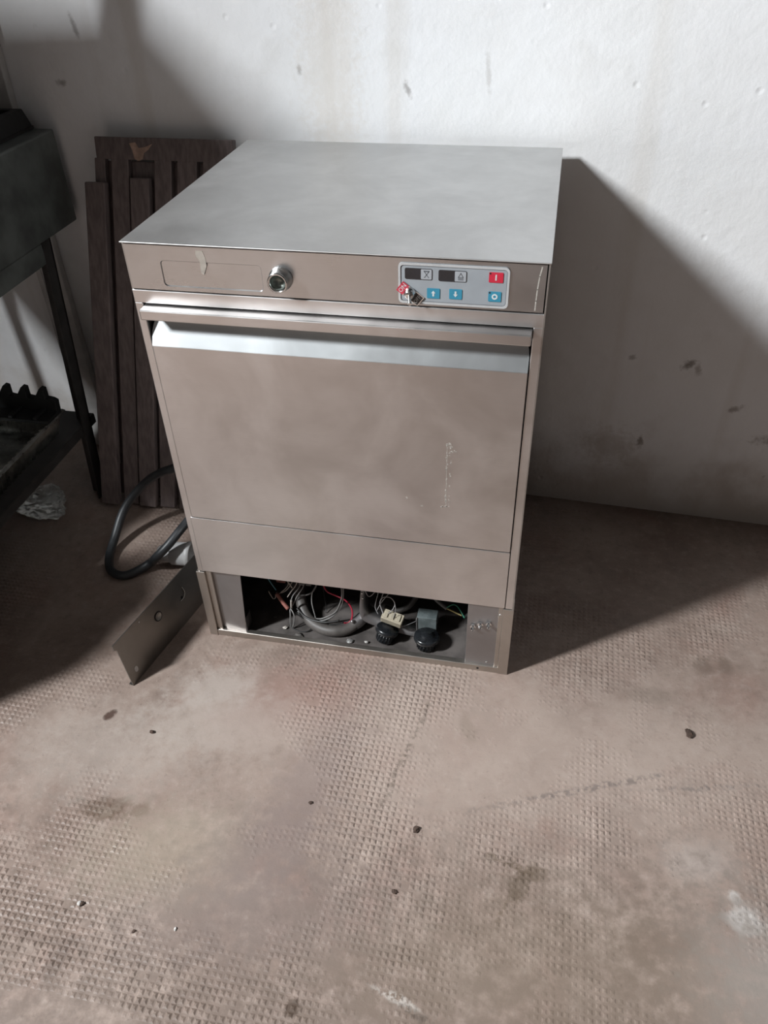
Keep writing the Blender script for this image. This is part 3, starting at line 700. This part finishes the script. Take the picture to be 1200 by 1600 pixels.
wire('grey_wire', 'wire_grey', [(0.159, 0.085, 0.058), (0.179, 0.085, 0.06), (0.195, 0.085, 0.07), (0.206, 0.085, 0.092), (0.209, 0.085, 0.12)], 0.0018)
wire('black_wire', 'wire_black', [(0.213, 0.11, 0.09), (0.214, 0.105, 0.045), (0.219, 0.098, 0.018), (0.219, 0.09, 0.010)], 0.0011)
wire('red_wire', 'wire_red', [(0.216, 0.092, 0.112), (0.222, 0.086, 0.092), (0.231, 0.081, 0.082), (0.252, 0.077, 0.077), (0.27, 0.072, 0.073), (0.281, 0.068, 0.061), (0.285, 0.063, 0.048), (0.283, 0.059, 0.033), (0.276, 0.054, 0.027), (0.269, 0.05, 0.031)], 0.0017, 8)
wire('grey_wire', 'wire_grey', [(0.266, 0.06, 0.15), (0.267, 0.06, 0.117), (0.266, 0.06, 0.094), (0.259, 0.06, 0.069), (0.25, 0.06, 0.049), (0.234, 0.057, 0.036), (0.215, 0.054, 0.028), (0.191, 0.054, 0.033), (0.17, 0.056, 0.040)], 0.0014)
wire('grey_wire', 'wire_grey', [(0.27, 0.062, 0.15), (0.27, 0.062, 0.116), (0.268, 0.062, 0.089), (0.263, 0.062, 0.066), (0.253, 0.062, 0.046), (0.236, 0.057, 0.030), (0.217, 0.054, 0.023), (0.193, 0.054, 0.027), (0.169, 0.056, 0.034)], 0.0014)
wire('black_wire', 'wire_black', [(0.269, 0.05, 0.031), (0.248, 0.046, 0.025), (0.224, 0.044, 0.024), (0.201, 0.046, 0.024), (0.181, 0.048, 0.032), (0.168, 0.05, 0.042)], 0.0016)
wire('drain_hose', 'hose_grey', [(0.150, 0.125, 0.075), (0.163, 0.098, 0.056), (0.175, 0.074, 0.036), (0.195, 0.052, 0.024), (0.222, 0.038, 0.0195), (0.252, 0.034, 0.0195), (0.277, 0.044, 0.0195), (0.297, 0.064, 0.026), (0.31, 0.085, 0.034)], 0.0115, 16)
wire('rubber_tube', 'rubber', [(0.160, 0.118, 0.08), (0.170, 0.098, 0.046), (0.184, 0.086, 0.020), (0.198, 0.078, 0.0145)], 0.0065, 12)
mb = MB(); mb.tube([(0.289, 0.056, 0.0235), (0.297, 0.064, 0.026), (0.303, 0.073, 0.029)], 0.0132, 16, 0, False, 3)
mb.lathe([(0.0035, 0), (0.0035, 0.008), (0.0, 0.009)], toward((0.290, 0.052, 0.036), (-0.5, -0.6, 0.6)), 8)
mb.build('hose_clamp', 'steel_dull', dw)
# bent bracket strip with holes
pts = [(0.308, 0.072, 0.150), (0.303, 0.070, 0.105), (0.300, 0.066, 0.070), (0.302, 0.060, 0.048), (0.312, 0.056, 0.036), (0.345, 0.054, 0.026), (0.385, 0.052, 0.020), (0.415, 0.052, 0.015)]
C = catmull([Vector(p) for p in pts], 4)
vs = []; fs = []
for i, q in enumerate(C):
    t = i / (len(C) - 1)
    up = Vector((0.25, 0.9, 0.35)).lerp(Vector((0.05, 0.75, -0.05)), t).normalized()
    off = Vector((0.001, -0.0012, 0.0012))
    vs += [q, q + up * 0.04, q + up * 0.04 + off, q + off]
for i in range(len(C) - 1):
    for k in range(4): fs.append((4 * i + k, 4 * i + (k + 1) % 4, 4 * i + 4 + (k + 1) % 4, 4 * i + 4 + k))
mb = MB(); mb.add(vs, fs, 0, True); br = mb.build('bracket_strip', 'steel_dull', dw)
for q in ((0.306, 0.068, 0.104), (0.307, 0.068, 0.090)):
    mb = MB(); mb.lathe([(0.0022, 0), (0.0018, 0.0014), (0, 0.0018)], toward(q, (0.2, -1, 0.5)), 8); mb.build('rivet', 'chrome', br)
# ceramic terminal block with looped clear leads
A = Vector((0.346, 0.050, 0.055)); B = Vector((0.388, 0.044, 0.047)); ax = (B - A); ll = ax.length; ax.normalize()
zz = Vector((0.15, -0.35, 0.92)); zz = (zz - ax * zz.dot(ax)).normalized(); yy = zz.cross(ax)
MM = Matrix(((ax.x, yy.x, zz.x, A.x), (ax.y, yy.y, zz.y, A.y), (ax.z, yy.z, zz.z, A.z), (0, 0, 0, 1)))
mb = MB(); mb.box(0, ll, 0, 0.022, -0.010, 0.010, 0, MM)
for k in range(3): mb.box(0.004 + k * 0.013, 0.012 + k * 0.013, 0.004, 0.018, 0.010, 0.0125, 0, MM)
mb.build('terminal_block', 'cream', dw, 0.0012)
wire('clear_lead', 'wire_clear', [(0.311, 0.07, 0.145), (0.311, 0.07, 0.122), (0.313, 0.07, 0.108), (0.32, 0.07, 0.095), (0.331, 0.07, 0.108), (0.336, 0.07, 0.123), (0.338, 0.07, 0.14)], 0.0009)
wire('clear_lead', 'wire_clear', [(0.335, 0.075, 0.14), (0.338, 0.075, 0.108), (0.333, 0.075, 0.082), (0.331, 0.072, 0.063), (0.338, 0.066, 0.052)], 0.0008)
wire('clear_lead', 'wire_clear', [(0.352, 0.055, 0.064), (0.346, 0.06, 0.078), (0.344, 0.06, 0.092), (0.350, 0.06, 0.107), (0.365, 0.06, 0.110), (0.374, 0.06, 0.095), (0.369, 0.06, 0.076), (0.357, 0.055, 0.063)], 0.0011)
wire('clear_lead', 'wire_clear', [(0.335, 0.065, 0.061), (0.345, 0.065, 0.086), (0.357, 0.065, 0.108), (0.366, 0.066, 0.122), (0.358, 0.067, 0.127), (0.349, 0.066, 0.110), (0.344, 0.062, 0.085), (0.350, 0.057, 0.064)], 0.0008)
wire('clear_lead', 'wire_clear', [(0.372, 0.050, 0.062), (0.377, 0.052, 0.085), (0.375, 0.056, 0.098)], 0.0007)
# relay block
mb = MB(); mb.box(0.417, 0.457, 0.066, 0.092, 0.012, 0.058)
mb.box(0.4155, 0.4185, 0.0645, 0.068, 0.014, 0.057, 1)
mb.build('relay_block', ['relay', 'chrome'], dw, 0.0012)
wire('bare_wire', 'wire_clear', [(0.389, 0.046, 0.046), (0.402, 0.054, 0.046), (0.417, 0.066, 0.047)], 0.0007)
# two black screw caps lying on the tray
def cap_part(loc, d, r):
    mb = MB(); Mx = toward(loc, d); b = r * 0.74
    mb.lathe([(0.0, 0.0), (b * 0.9, 0.0), (b, 0.003), (b, 0.020), (r, 0.0215), (r * 1.02, 0.024), (r, 0.0285), (r * 0.9, 0.031), (r * 0.55, 0.0315), (r * 0.5, 0.034), (0, 0.0345)], Mx, 32)
    for k in range(18):
        a = 2 * math.pi * k / 18
        mb.tube([Mx @ Vector((b * math.cos(a), b * math.sin(a), 0.003)), Mx @ Vector((b * math.cos(a), b * math.sin(a), 0.0195))], 0.0011, 5, 0, True, 1)
    mb.build('screw_cap', 'black_plastic', dw)
cap_part((0.355, 0.036, 0.0105), (0.22, 0.30, 0.93), 0.0235)
cap_part((0.441, 0.036, 0.0080), (0.03, 0.10, 1.0), 0.0255)
wire('supply_cable', 'wire_grey', [(0.440, 0.11, 0.10), (0.446, 0.1, 0.087), (0.459, 0.098, 0.073), (0.474, 0.092, 0.066)], 0.004, 10)
wire('green_wire', 'wire_green', [(0.474, 0.091, 0.070), (0.485, 0.09, 0.081), (0.493, 0.09, 0.08), (0.501, 0.085, 0.074), (0.512, 0.07, 0.068)], 0.0014)
wire('yellow_wire', 'wire_yellow', [(0.472, 0.091, 0.068), (0.483, 0.09, 0.064), (0.493, 0.088, 0.061), (0.507, 0.083, 0.060)], 0.0017)
wire('black_wire', 'wire_black', [(0.507, 0.083, 0.060), (0.515, 0.070, 0.075), (0.519, 0.05, 0.10)], 0.0030)
wire('braided_hose', 'hose_grey', [(0.425, 0.15, 0.12), (0.413, 0.13, 0.075), (0.404, 0.125, 0.050), (0.390, 0.12, 0.028), (0.368, 0.115, 0.018), (0.34, 0.12, 0.016)], 0.0060, 10)
wire('white_wire', 'wire_white', [(0.176, 0.072, 0.13), (0.170, 0.070, 0.105), (0.158, 0.066, 0.085), (0.150, 0.062, 0.072)], 0.0012)
wire('grey_wire', 'wire_grey', [(0.190, 0.076, 0.135), (0.184, 0.072, 0.100), (0.170, 0.064, 0.075), (0.161, 0.056, 0.055)], 0.0013)
wire('white_wire', 'wire_white', [(0.146, 0.074, 0.125), (0.152, 0.072, 0.102), (0.146, 0.068, 0.090), (0.135, 0.067, 0.078)], 0.0009)
wire('black_wire', 'wire_black', [(0.168, 0.060, 0.045), (0.185, 0.050, 0.036), (0.205, 0.043, 0.034), (0.235, 0.040, 0.036), (0.262, 0.046, 0.040)], 0.0022)
# pump motor and drum further back
mb = MB(); mb.lathe([(0, 0), (0.032, 0), (0.036, 0.004), (0.036, 0.075), (0.030, 0.082), (0.0, 0.082)], toward((0.255, 0.185, 0.075), (0.9, 0.35, 0)), 24)
for k in range(14):
    a = 2 * math.pi * k / 14
    Mx = toward((0.255, 0.185, 0.075), (0.9, 0.35, 0))
    mb.tube([Mx @ Vector((0.037 * math.cos(a), 0.037 * math.sin(a), 0.008)), Mx @ Vector((0.037 * math.cos(a), 0.037 * math.sin(a), 0.07))], 0.0022, 5, 0, True, 1)
mb.build('pump_motor', 'hose_grey', dw)
mb = MB(); mb.lathe([(0, 0), (0.045, 0), (0.050, 0.005), (0.050, 0.04), (0.040, 0.05), (0.0, 0.05)], toward((0.120, 0.20, 0.085), (0.1, -1, 0.1)), 28)
mb.build('heater_flange', 'steel_dark', dw)
# wing bits and scraps on the tray
random.seed(3)
def lump(mb, c, r, sq=(1, 1, 0.7), seedv=0, mi=0):
    bm = bmesh.new(); bmesh.ops.create_icosphere(bm, subdivisions=2, radius=1)
    vs = []
    for v in bm.verts:
        k = 1 + 0.55 * mnoise.noise(v.co * 1.5 + Vector((seedv * 3.7, seedv, 0)))
        vs.append((c[0] + v.co.x * r * sq[0] * k, c[1] + v.co.y * r * sq[1] * k, max(c[2] - r * sq[2], c[2] + v.co.z * r * sq[2] * k)))
    mb.add(vs, [tuple(q.index for q in f.verts) for f in bm.faces], mi); bm.free()
for c_, r, mt in (((0.147, 0.034, 0.011), 0.0042, 'wire_white'), ((0.118, 0.060, 0.010), 0.003, 'hose_grey'), ((0.287, 0.022, 0.010), 0.006, 'wire_grey'), ((0.321, 0.024, 0.012), 0.0035, 'crumb_pale'),
                 ((0.275, 0.050, 0.009), 0.005, 'hose_grey'), ((0.180, 0.018, 0.0095), 0.008, 'hose_grey')):
    mb = MB(); lump(mb, c_, r, (1.2, 0.9, 0.5), r * 1000); mb.build('scrap', mt, dw)
for q in ((0.178, 0.095, 0.095), (0.170, 0.100, 0.085), (0.186, 0.098, 0.088)):
    mb = MB(); mb.box(q[0] - 0.006, q[0] + 0.006, q[1] - 0.004, q[1] + 0.004, q[2] - 0.010, q[2] + 0.014); mb.build('spade_connector', 'wire_grey', dw, 0.001)

# ------------------------------------------------------------------ loose base cover leaning beside the dishwasher
A = Vector((-0.103, -0.156, 0.0)); d = Vector((0.2018, 0.9794, 0.0)); T = Vector((-0.0176, 0.0036, 0.108)).normalized(); N = d.cross(T).normalized()
if N.dot(Vector((1, -1, 0))) < 0: N = -N
cv = empty('base_cover', A, 'loose grey sheet metal cover leaning at the dishwasher\'s lower left corner', 'metal panel')
def cpt(s_, v_, n_=0.0): return A + d * s_ + T * v_ + N * n_
Lc, hc = 0.345, 0.1095
mb = MB()
outl = [(0, 0), (Lc, 0), (Lc, hc), (-0.002, hc), (-0.003, 0.099), (0.003, 0.094)]
mb.prism(outl, lambda a, b: cpt(a, b, 0.0), lambda a, b: cpt(a, b, -0.0022))
mb.prism([(0.0, 0.0), (Lc, 0.0), (Lc, 0.002), (0, 0.002)], lambda a, b: cpt(a, b, 0), lambda a, b: cpt(a, b, -0.012))
mb.build('sheet', 'cover_steel', cv, 0.0005)
Mc = Matrix(((d.x, T.x, N.x, 0), (d.y, T.y, N.y, 0), (d.z, T.z, N.z, 0), (0, 0, 0, 1)))
mb = MB(); mb.lathe([(0.0, 0.0), (0.0105, 0.0), (0.0105, 0.0012), (0.0085, 0.0014), (0.0085, 0.0008), (0, 0.0007)], Matrix.Translation(cpt(0.121, 0.073)) @ Mc, 24, [1, 1, 1, 0, 0])
mb.build('plugged_hole', ['disc', 'gap'], cv)
mb = MB(); mb.prism([(0.022 + a * 0.55, 0.025 + b * 0.75) for a, b in rrect(-0.008, 0.008, -0.0085, 0.0085, 0.007)], lambda a, b: cpt(a, b, 0.0007), lambda a, b: cpt(a, b, -0.001))
mb.build('slot', 'hole_light', cv)
mb = MB(); mb.prism([(0.074 + a, 0.101 + b) for a, b in circ(0, 0, 0.0018, 8)], lambda a, b: cpt(a, b, 0.0006), lambda a, b: cpt(a, b, -0.001))
mb.build('rivet', 'hole_light', cv)
mb = MB(); mb.tube([cpt(0.205, 0.078, 0.001), cpt(0.206, 0.064, 0.0022), cpt(0.199, 0.056, 0.0022), cpt(0.188, 0.054, 0.001)], 0.0010, 6, 0, True, 5)
mb.build('bent_tab', 'disc', cv)
mb = MB(); mb.prism([(0.195 + a, 0.058 + b) for a, b in circ(0, 0, 0.003, 10)], lambda a, b: cpt(a, b, 0.0006), lambda a, b: cpt(a, b, -0.001)); mb.build('hole', 'gap', cv)

# ------------------------------------------------------------------ power cable loop and grey plug
pl = empty('industrial_plug', (-0.155, 0.19, 0.0), 'grey plastic industrial plug lying by the dishwasher, behind the loose cover', 'plug')
Mx = toward((-0.197, 0.188, 0.031), (1, 0.08, 0.0))
mb = MB(); mb.lathe([(0, 0), (0.014, 0.0), (0.0165, 0.004), (0.0225, 0.030), (0.0225, 0.032), (0, 0.032)], Mx, 28); mb.build('grip_sleeve', 'plug_grey', pl)
mb = MB(); mb.lathe([(0.024, 0.0330), (0.0265, 0.034), (0.0265, 0.066), (0.029, 0.068), (0.029, 0.078), (0.026, 0.079), (0.0245, 0.079), (0.024, 0.040), (0.024, 0.033)], Mx, 28); mb.build('collar', 'plug_grey', pl)
mb = MB(); mb.lathe([(0, 0.0322), (0.0232, 0.0322), (0.0232, 0.0332), (0, 0.0332)], Mx, 28); mb.build('seal_ring', 'rubber', pl)
mb = MB(); mb.tube([(-0.050, 0.36, 0.21), (-0.12, 0.335, 0.205), (-0.175, 0.310, 0.185), (-0.225, 0.305, 0.162), (-0.275, 0.300, 0.120), (-0.315, 0.275, 0.070), (-0.325, 0.225, 0.026), (-0.318, 0.175, 0.0105), (-0.292, 0.132, 0.0105), (-0.255, 0.122, 0.0105),
                    (-0.226, 0.146, 0.013), (-0.203, 0.160, 0.026), (-0.180, 0.150, 0.054), (-0.155, 0.165, 0.078), (-0.135, 0.20, 0.098), (-0.115, 0.26, 0.112), (-0.09, 0.33, 0.12)], 0.0098, 14, 0, True, 6)
tag(mb.build('power_cable', 'cable'), 'thick black power cable looping on the floor left of the dishwasher', 'cable')

# ------------------------------------------------------------------ slatted dark wood panel leaning on the wall
wp = empty('slatted_wood_panel', (-0.25, 0.40, 0.0), 'dark brown slatted wooden panel leaning against the wall behind the dishwasher', 'wood panel')
PY0, PY1, PZ = 0.390, 0.592, 0.812
pn = Vector((0, -PZ, (PY1 - PY0))).normalized()
def pp(x, z, o=0.0, sh=1.0):
    t = z / PZ
    return Vector((x - 0.072 * (1 - t) * sh, PY0 + (PY1 - PY0) * t, z)) + pn * o
def board(name, x0, x1, z0, z1, o0, o1, mat='wood_dark', sh=1.0):
    mb = MB()
    vs = [pp(x, z, o, sh) for o in (o0, o1) for x, z in ((x0, z0), (x1, z0), (x1, z1), (x0, z1))]
    mb.add(vs, [(0, 1, 2, 3), (7, 6, 5, 4), (0, 4, 5, 1), (1, 5, 6, 2), (2, 6, 7, 3), (3, 7, 4, 0)])
    return mb.build(name, mat, wp, 0.002)
board('back_board', -0.336, -0.046, 0.02, 0.765, -0.008, 0.000)
tr = board('top_rail', -0.340, -0.040, 0.768, 0.809, 0.0, 0.020, sh=0)
board('slat', -0.357, -0.312, 0.004, 0.725, 0.018, 0.036)
board('slat', -0.342, -0.318, 0.10, 0.770, 0.002, 0.018)
board('slat', -0.304, -0.265, 0.004, 0.770, 0.004, 0.020)
board('slat', -0.259, -0.216, 0.004, 0.735, 0.010, 0.028)
board('slat', -0.208, -0.170, 0.004, 0.770, 0.003, 0.020)
board('slat', -0.158, -0.115, 0.004, 0.770, 0.003, 0.020)
board('slat', -0.102, -0.060, 0.004, 0.770, 0.003, 0.020)
board('cross_rail', -0.330, -0.050, 0.16, 0.20, -0.022, -0.008)
board('cross_rail', -0.330, -0.050, 0.45, 0.49, -0.022, -0.008)
mb = MB()
sc = [(-0.263, 0.798), (-0.249, 0.800), (-0.243, 0.790), (-0.228, 0.792), (-0.212, 0.798), (-0.222, 0.787), (-0.232, 0.781), (-0.236, 0.770), (-0.246, 0.766), (-0.254, 0.770), (-0.257, 0.785)]
mb.prism(sc, lambda a, b: pp(a, b, 0.0204, 0), lambda a, b: pp(a, b, 0.0196, 0)); mb.build('bare_scar', 'wood_scar', tr)

# ------------------------------------------------------------------ stove on angle iron legs, left edge of the picture
st = empty('stove_table', (-0.62, 0.25, 0.0), 'dark metal stove on angle iron legs at the left edge', 'stove')
SX0, SX1, SY0, SY1 = -0.83, -0.45, -0.10, 0.608
mb = MB(); mb.box(SX0, SX1, SY0, SY1, 0.628, 0.818); mb.build('body', 'stove', st, 0.004)
mb = MB(); mb.box(SX0 + 0.01, SX1 - 0.042, SY0 + 0.02, SY1 - 0.003, 0.818, 0.824); mb.build('top_plate', 'stove_black', st, 0.001)
mb = MB(); mb.box(SX1 - 0.022, SX1 - 0.002, SY0, 0.456, 0.585, 0.628); mb.build('apron', 'stove', st, 0.001)
mb = MB(); mb.box(SX0, SX1 - 0.022, SY0, SY0 + 0.02, 0.585, 0.628); mb.build('apron', 'stove', st, 0.001)
def leg(x, y, sx, sy, dyf):
    mb = MB(); w = 0.034; t = 0.004
    for (a0, a1, b0, b1) in ((0, -sx * t, 0, sy * w), (0, -sx * w, 0, sy * t)):
        vs = []
        for z, k in ((0.0, dyf), (0.628, 0.0)):
            vs += [(x + a0, y + b0 + k, z), (x + a1, y + b0 + k, z), (x + a1, y + b1 + k, z), (x + a0, y + b1 + k, z)]
        mb.add(vs, [(0, 1, 2, 3), (7, 6, 5, 4), (0, 4, 5, 1), (1, 5, 6, 2), (2, 6, 7, 3), (3, 7, 4, 0)])
    mb.build('leg', 'stove_black', st)
leg(SX1 - 0.002, 0.492, 1, -1, -0.072); leg(SX0 + 0.002, 0.492, -1, -1, -0.072)
leg(SX1 - 0.002, SY0 + 0.004, 1, 1, -0.03); leg(SX0 + 0.002, SY0 + 0.004, -1, 1, -0.03)
mb = MB(); mb.box(SX0 + 0.006, SX1 - 0.008, SY0 - 0.02, 0.470, 0.196, 0.202)
mb.box(SX1 - 0.012, SX1 - 0.007, SY0 - 0.02, 0.470, 0.178, 0.200)
mb.build('shelf', 'stove_black', st)
# raised burner pan at the back of the stove top
gr = empty('burner_pan', (-0.6, 0.5, 0.824), 'black burner pan on top of the dark stove, upper left edge', 'pan')
mb = MB()
fr = [(-0.785, 0.30), (-0.488, 0.30), (-0.488, 0.596), (-0.785, 0.596)]
ft = [(-0.775, 0.31), (-0.496, 0.31), (-0.496, 0.586), (-0.775, 0.586)]
fi = [(-0.76, 0.325), (-0.515, 0.325), (-0.515, 0.570), (-0.76, 0.570)]
vs = [(x, y, 0.8242) for x, y in fr] + [(x, y, 0.860) for x, y in ft] + [(x, y, 0.860) for x, y in fi] + [(x, y, 0.830) for x, y in fi]
fs = []
for q in range(3):
    for k in range(4): fs.append((4 * q + k, 4 * q + (k + 1) % 4, 4 * q + 4 + (k + 1) % 4, 4 * q + 4 + k))
fs += [(12, 13, 14, 15), (3, 2, 1, 0)]
mb.add(vs, fs); mb.build('pan_rim', 'iron', gr, 0.002)
for k in range(5):
    mb = MB(); y = 0.345 + k * 0.045; mb.box(-0.763, -0.512, y, y + 0.010, 0.844, 0.854); mb.build('grate_bar', 'iron', gr, 0.001)
# unseen oven-shaped box, added on the stove to shade the left wall
ov = empty('shade_box', (-0.63, 0.13, 0.824), 'added unseen box on the stove, shades the wall from beyond the left edge', 'shade blocker')
mb = MB(); mb.box(-0.79, -0.455, -0.03, 0.28, 0.840, 1.258); mb.build('casing', 'stove', ov, 0.004)
mb = MB(); mb.box(-0.76, -0.495, -0.036, -0.03, 0.88, 1.21); mb.build('shade_box_door', 'stove_black', ov, 0.002)
mb = MB(); mb.tube([(-0.74, -0.036, 1.16), (-0.74, -0.06, 1.16), (-0.54, -0.06, 1.16), (-0.54, -0.036, 1.16)], 0.007, 8, 0, True, 1); mb.build('door_handle', 'chrome', ov)
for x in (-0.76, -0.52):
    for y in (0.02, 0.25):
        mb = MB(); mb.lathe([(0.014, 0), (0.012, 0.0165), (0, 0.0165)], Matrix.Translation((x, y, 0.8242)), 12); mb.build('foot', 'rubber', ov)
mb = MB(); mb.box(-0.535, -0.488, 0.225, 0.275, 1.258, 1.9); mb.build('shade_post', 'stove', ov, 0.003)  # added upright that casts the vertical shade band on the wall
# grey upright by the wall
mb = MB(); mb.box(-0.588, -0.536, 0.614, 0.635, 0.0, 2.2); mb.box(-0.600, -0.588, 0.611, 0.635, 0, 2.2)
tag(mb.build('upright_post', 'post_grey', None, 0.002), 'grey upright post against the wall behind the dark stove', 'post')
# things on the stove shelf
tr_ = empty('foil_tray', (-0.60, 0.25, 0.202), 'fluted aluminium foil tray on the stove\'s lower shelf', 'foil tray')
x0, x1, y0, y1, zb, zt = -0.76, -0.475, 0.00, 0.385, 0.203, 0.262
per = []
def edge(a, b, n):
    for k in range(n): t = k / n; per.append((a[0] + (b[0] - a[0]) * t, a[1] + (b[1] - a[1]) * t))
cs = [(x0, y0), (x1, y0), (x1, y1), (x0, y1)]
for k in range(4): edge(cs[k], cs[(k + 1) % 4], 48)
cxm, cym = (x0 + x1) / 2, (y0 + y1) / 2
mb = MB(); n_ = len(per); vs = []
for lvl, (z, ins, amp) in enumerate(((zb, 0.022, 0.003), (zt, 0.006, 0.003), (zt + 0.002, 0.0, 0.0), (zt - 0.003, -0.004, 0.0))):
    for k, (x, y) in enumerate(per):
        w = amp * (1 if k % 2 else -1)
        sx = -1 if x > cxm else 1; sy = -1 if y > cym else 1
        fx_ = 1 - (ins + w) / (abs(x1 - x0) / 2); fy_ = 1 - (ins + w) / (abs(y1 - y0) / 2)
        vs.append((cxm + (x - cxm) * fx_, cym + (y - cym) * fy_, z))
fs = []
for q in range(3):
    for k in range(n_): fs.append((q * n_ + k, q * n_ + (k + 1) % n_, (q + 1) * n_ + (k + 1) % n_, (q + 1) * n_ + k))
fs.append(tuple(range(n_)))
mb.add(vs, fs); mb.build('tray_shell', 'foil', tr_)
mb = MB()
tooth = [(-0.766, 0.0)]
for k in range(6):
    bx_ = -0.755 + k * 0.046
    tooth += [(bx_, 0.034), (bx_ + 0.016, 0.058), (bx_ + 0.026, 0.056), (bx_ + 0.029, 0.036), (bx_ + 0.044, 0.034)]
tooth += [(-0.472, 0.030), (-0.470, 0.0)]
mb.prism(tooth, lambda a, b: (a, 0.355 + b * 0.25, 0.2648 + b), lambda a, b: (a, 0.372 + b * 0.25, 0.2648 + b))
mb.box(-0.766, -0.470, 0.315, 0.372, 0.2646, 0.273)
for k in range(5): mb.box(-0.755 + k * 0.062, -0.745 + k * 0.062, 0.315, 0.372, 0.273, 0.280)
tag(mb.build('cast_iron_grate', 'iron', None, 0.0012), 'black cast iron grate with upright prongs resting in the foil tray', 'grate')

# ------------------------------------------------------------------ crumpled clear plastic bag on the floor under the stove
bm = bmesh.new(); bmesh.ops.create_icosphere(bm, subdivisions=4, radius=1)
vs = []
for v in bm.verts:
    c_ = v.co
    k = 1 + 0.22 * mnoise.noise(c_ * 1.6) + 0.30 * abs(mnoise.noise(c_ * 2.9 + Vector((2, 0, 0)))) - 0.30 * abs(mnoise.noise(c_ * 5 + Vector((0, 5, 0)))) + 0.14 * mnoise.noise(c_ * 9)
    a = math.atan2(c_.y, c_.x)
    k *= 1 + 0.10 * math.cos(3 * a + 0.6)
    vs.append((c_.x * 0.075 * k, c_.y * 0.050 * k, max(0.0, 0.018 + c_.z * 0.026 * k)))
mb = MB(); mb.add(vs, [tuple(q.index for q in f_.verts) for f_ in bm.faces], 0, False); bm.free()
pb = mb.build('plastic_bag', 'clear_plastic'); pb.location = (-0.575, 0.325, 0.0005); pb.rotation_euler.z = R(-14)
tag(pb, 'crumpled clear plastic bag on the floor under the dark stove', 'plastic bag')

# ------------------------------------------------------------------ crumbs and bits on the floor
BITS = [(0.303, -0.334, 0.0032, 'd', 'dark round pellet on the floor left of centre below the dishwasher'),
        (0.486, -0.349, 0.0055, 'd', 'brown crumb of dirt on the floor below the dishwasher\'s control keypad side'),
        (0.936, -0.080, 0.0075, 'd', 'brown crumb of dirt on the floor at right, nearest the dishwasher\'s shadow'),
        (-0.022, -0.250, 0.0042, 'd', 'small dark crumb on the floor just below the loose cover'),
        (0.004, -0.562, 0.0036, 'd', 'dark pellet touching a white speck, lower left floor'),
        (-0.001, -0.562, 0.0033, 'p', 'white speck touching a dark pellet, lower left floor'),
        (0.470, -0.455, 0.0040, 'd', 'small dark flake on the floor, bottom centre'),
        (0.100, -0.585, 0.0028, 'd', 'tiny dark splinter on the bottom left floor'),
        (0.16, -0.57, 0.0025, 'p', 'tiny white chip on the bottom left floor')]
for k, (x, y, r, t, lab) in enumerate(BITS):
    mb = MB(); lump(mb, (0, 0, r * 0.55), r, (1.15, 0.85, 0.55), k + 1)
    o = mb.build('floor_crumb', 'crumb_dark' if t == 'd' else 'crumb_pale'); o.location = (x, y, 0.0); o.rotation_euler.z = k
    tag(o, lab, 'crumb', 'crumbs on the floor')

# ------------------------------------------------------------------ unseen things added for shade and dark reflections
gc = empty('shade_cylinder', (-0.62, -0.30, 0.0), 'added unseen dark grey cylinder, shades the floor from beyond the left edge', 'gas cylinder')  # cylinder added out of view to throw shade on the left floor
Mx = Matrix.Translation((-0.62, -0.30, 0.0))
mb = MB(); mb.lathe([(0.0, 0.03), (0.105, 0.03), (0.140, 0.045), (0.148, 0.075), (0.148, 0.44), (0.138, 0.48), (0.10, 0.515), (0.03, 0.53), (0.0, 0.53)], Mx, 36); mb.build('tank', 'stove', gc)
mb = MB(); mb.lathe([(0.112, 0.0), (0.116, 0.0), (0.116, 0.05), (0.112, 0.05), (0.112, 0.0)], Mx, 36); mb.build('foot_ring', 'stove_black', gc)
mb = MB(); mb.lathe([(0.088, 0.50), (0.092, 0.50), (0.092, 0.61), (0.088, 0.61), (0.088, 0.50)], Mx, 36); mb.build('collar', 'stove', gc)
mb = MB(); mb.lathe([(0.02, 0.528), (0.02, 0.55), (0.012, 0.555), (0.012, 0.585), (0.024, 0.587), (0.024, 0.60), (0.0, 0.60)], Mx, 16); mb.build('valve', 'chrome_dark', gc)
cb = empty('reflection_blocker', (0.85, -1.75, 0.0), 'added dark cupboard shape behind the viewer, in place of a person reflected in the steel', 'reflection blocker')  # added so the right side of the steel front reflects something dark
mb = MB(); mb.box(0.35, 1.35, -2.1, -1.62, 0.0, 1.75); mb.build('carcass', 'wood_dark', cb, 0.004)
for x0_, x1_ in ((0.36, 0.846), (0.854, 1.34)):
    mb = MB(); mb.box(x0_, x1_, -1.62, -1.60, 0.06, 1.73); dr = mb.build('reflection_blocker_door', 'wood_dark', cb, 0.003)
    xk = x1_ - 0.04 if x0_ < 0.5 else x0_ + 0.04
    mb = MB(); mb.lathe([(0.008, 0), (0.006, 0.012), (0.013, 0.02), (0.0, 0.028)], toward((xk, -1.60, 0.95), (0, 1, 0)), 14); mb.build('knob', 'chrome_dark', dr)
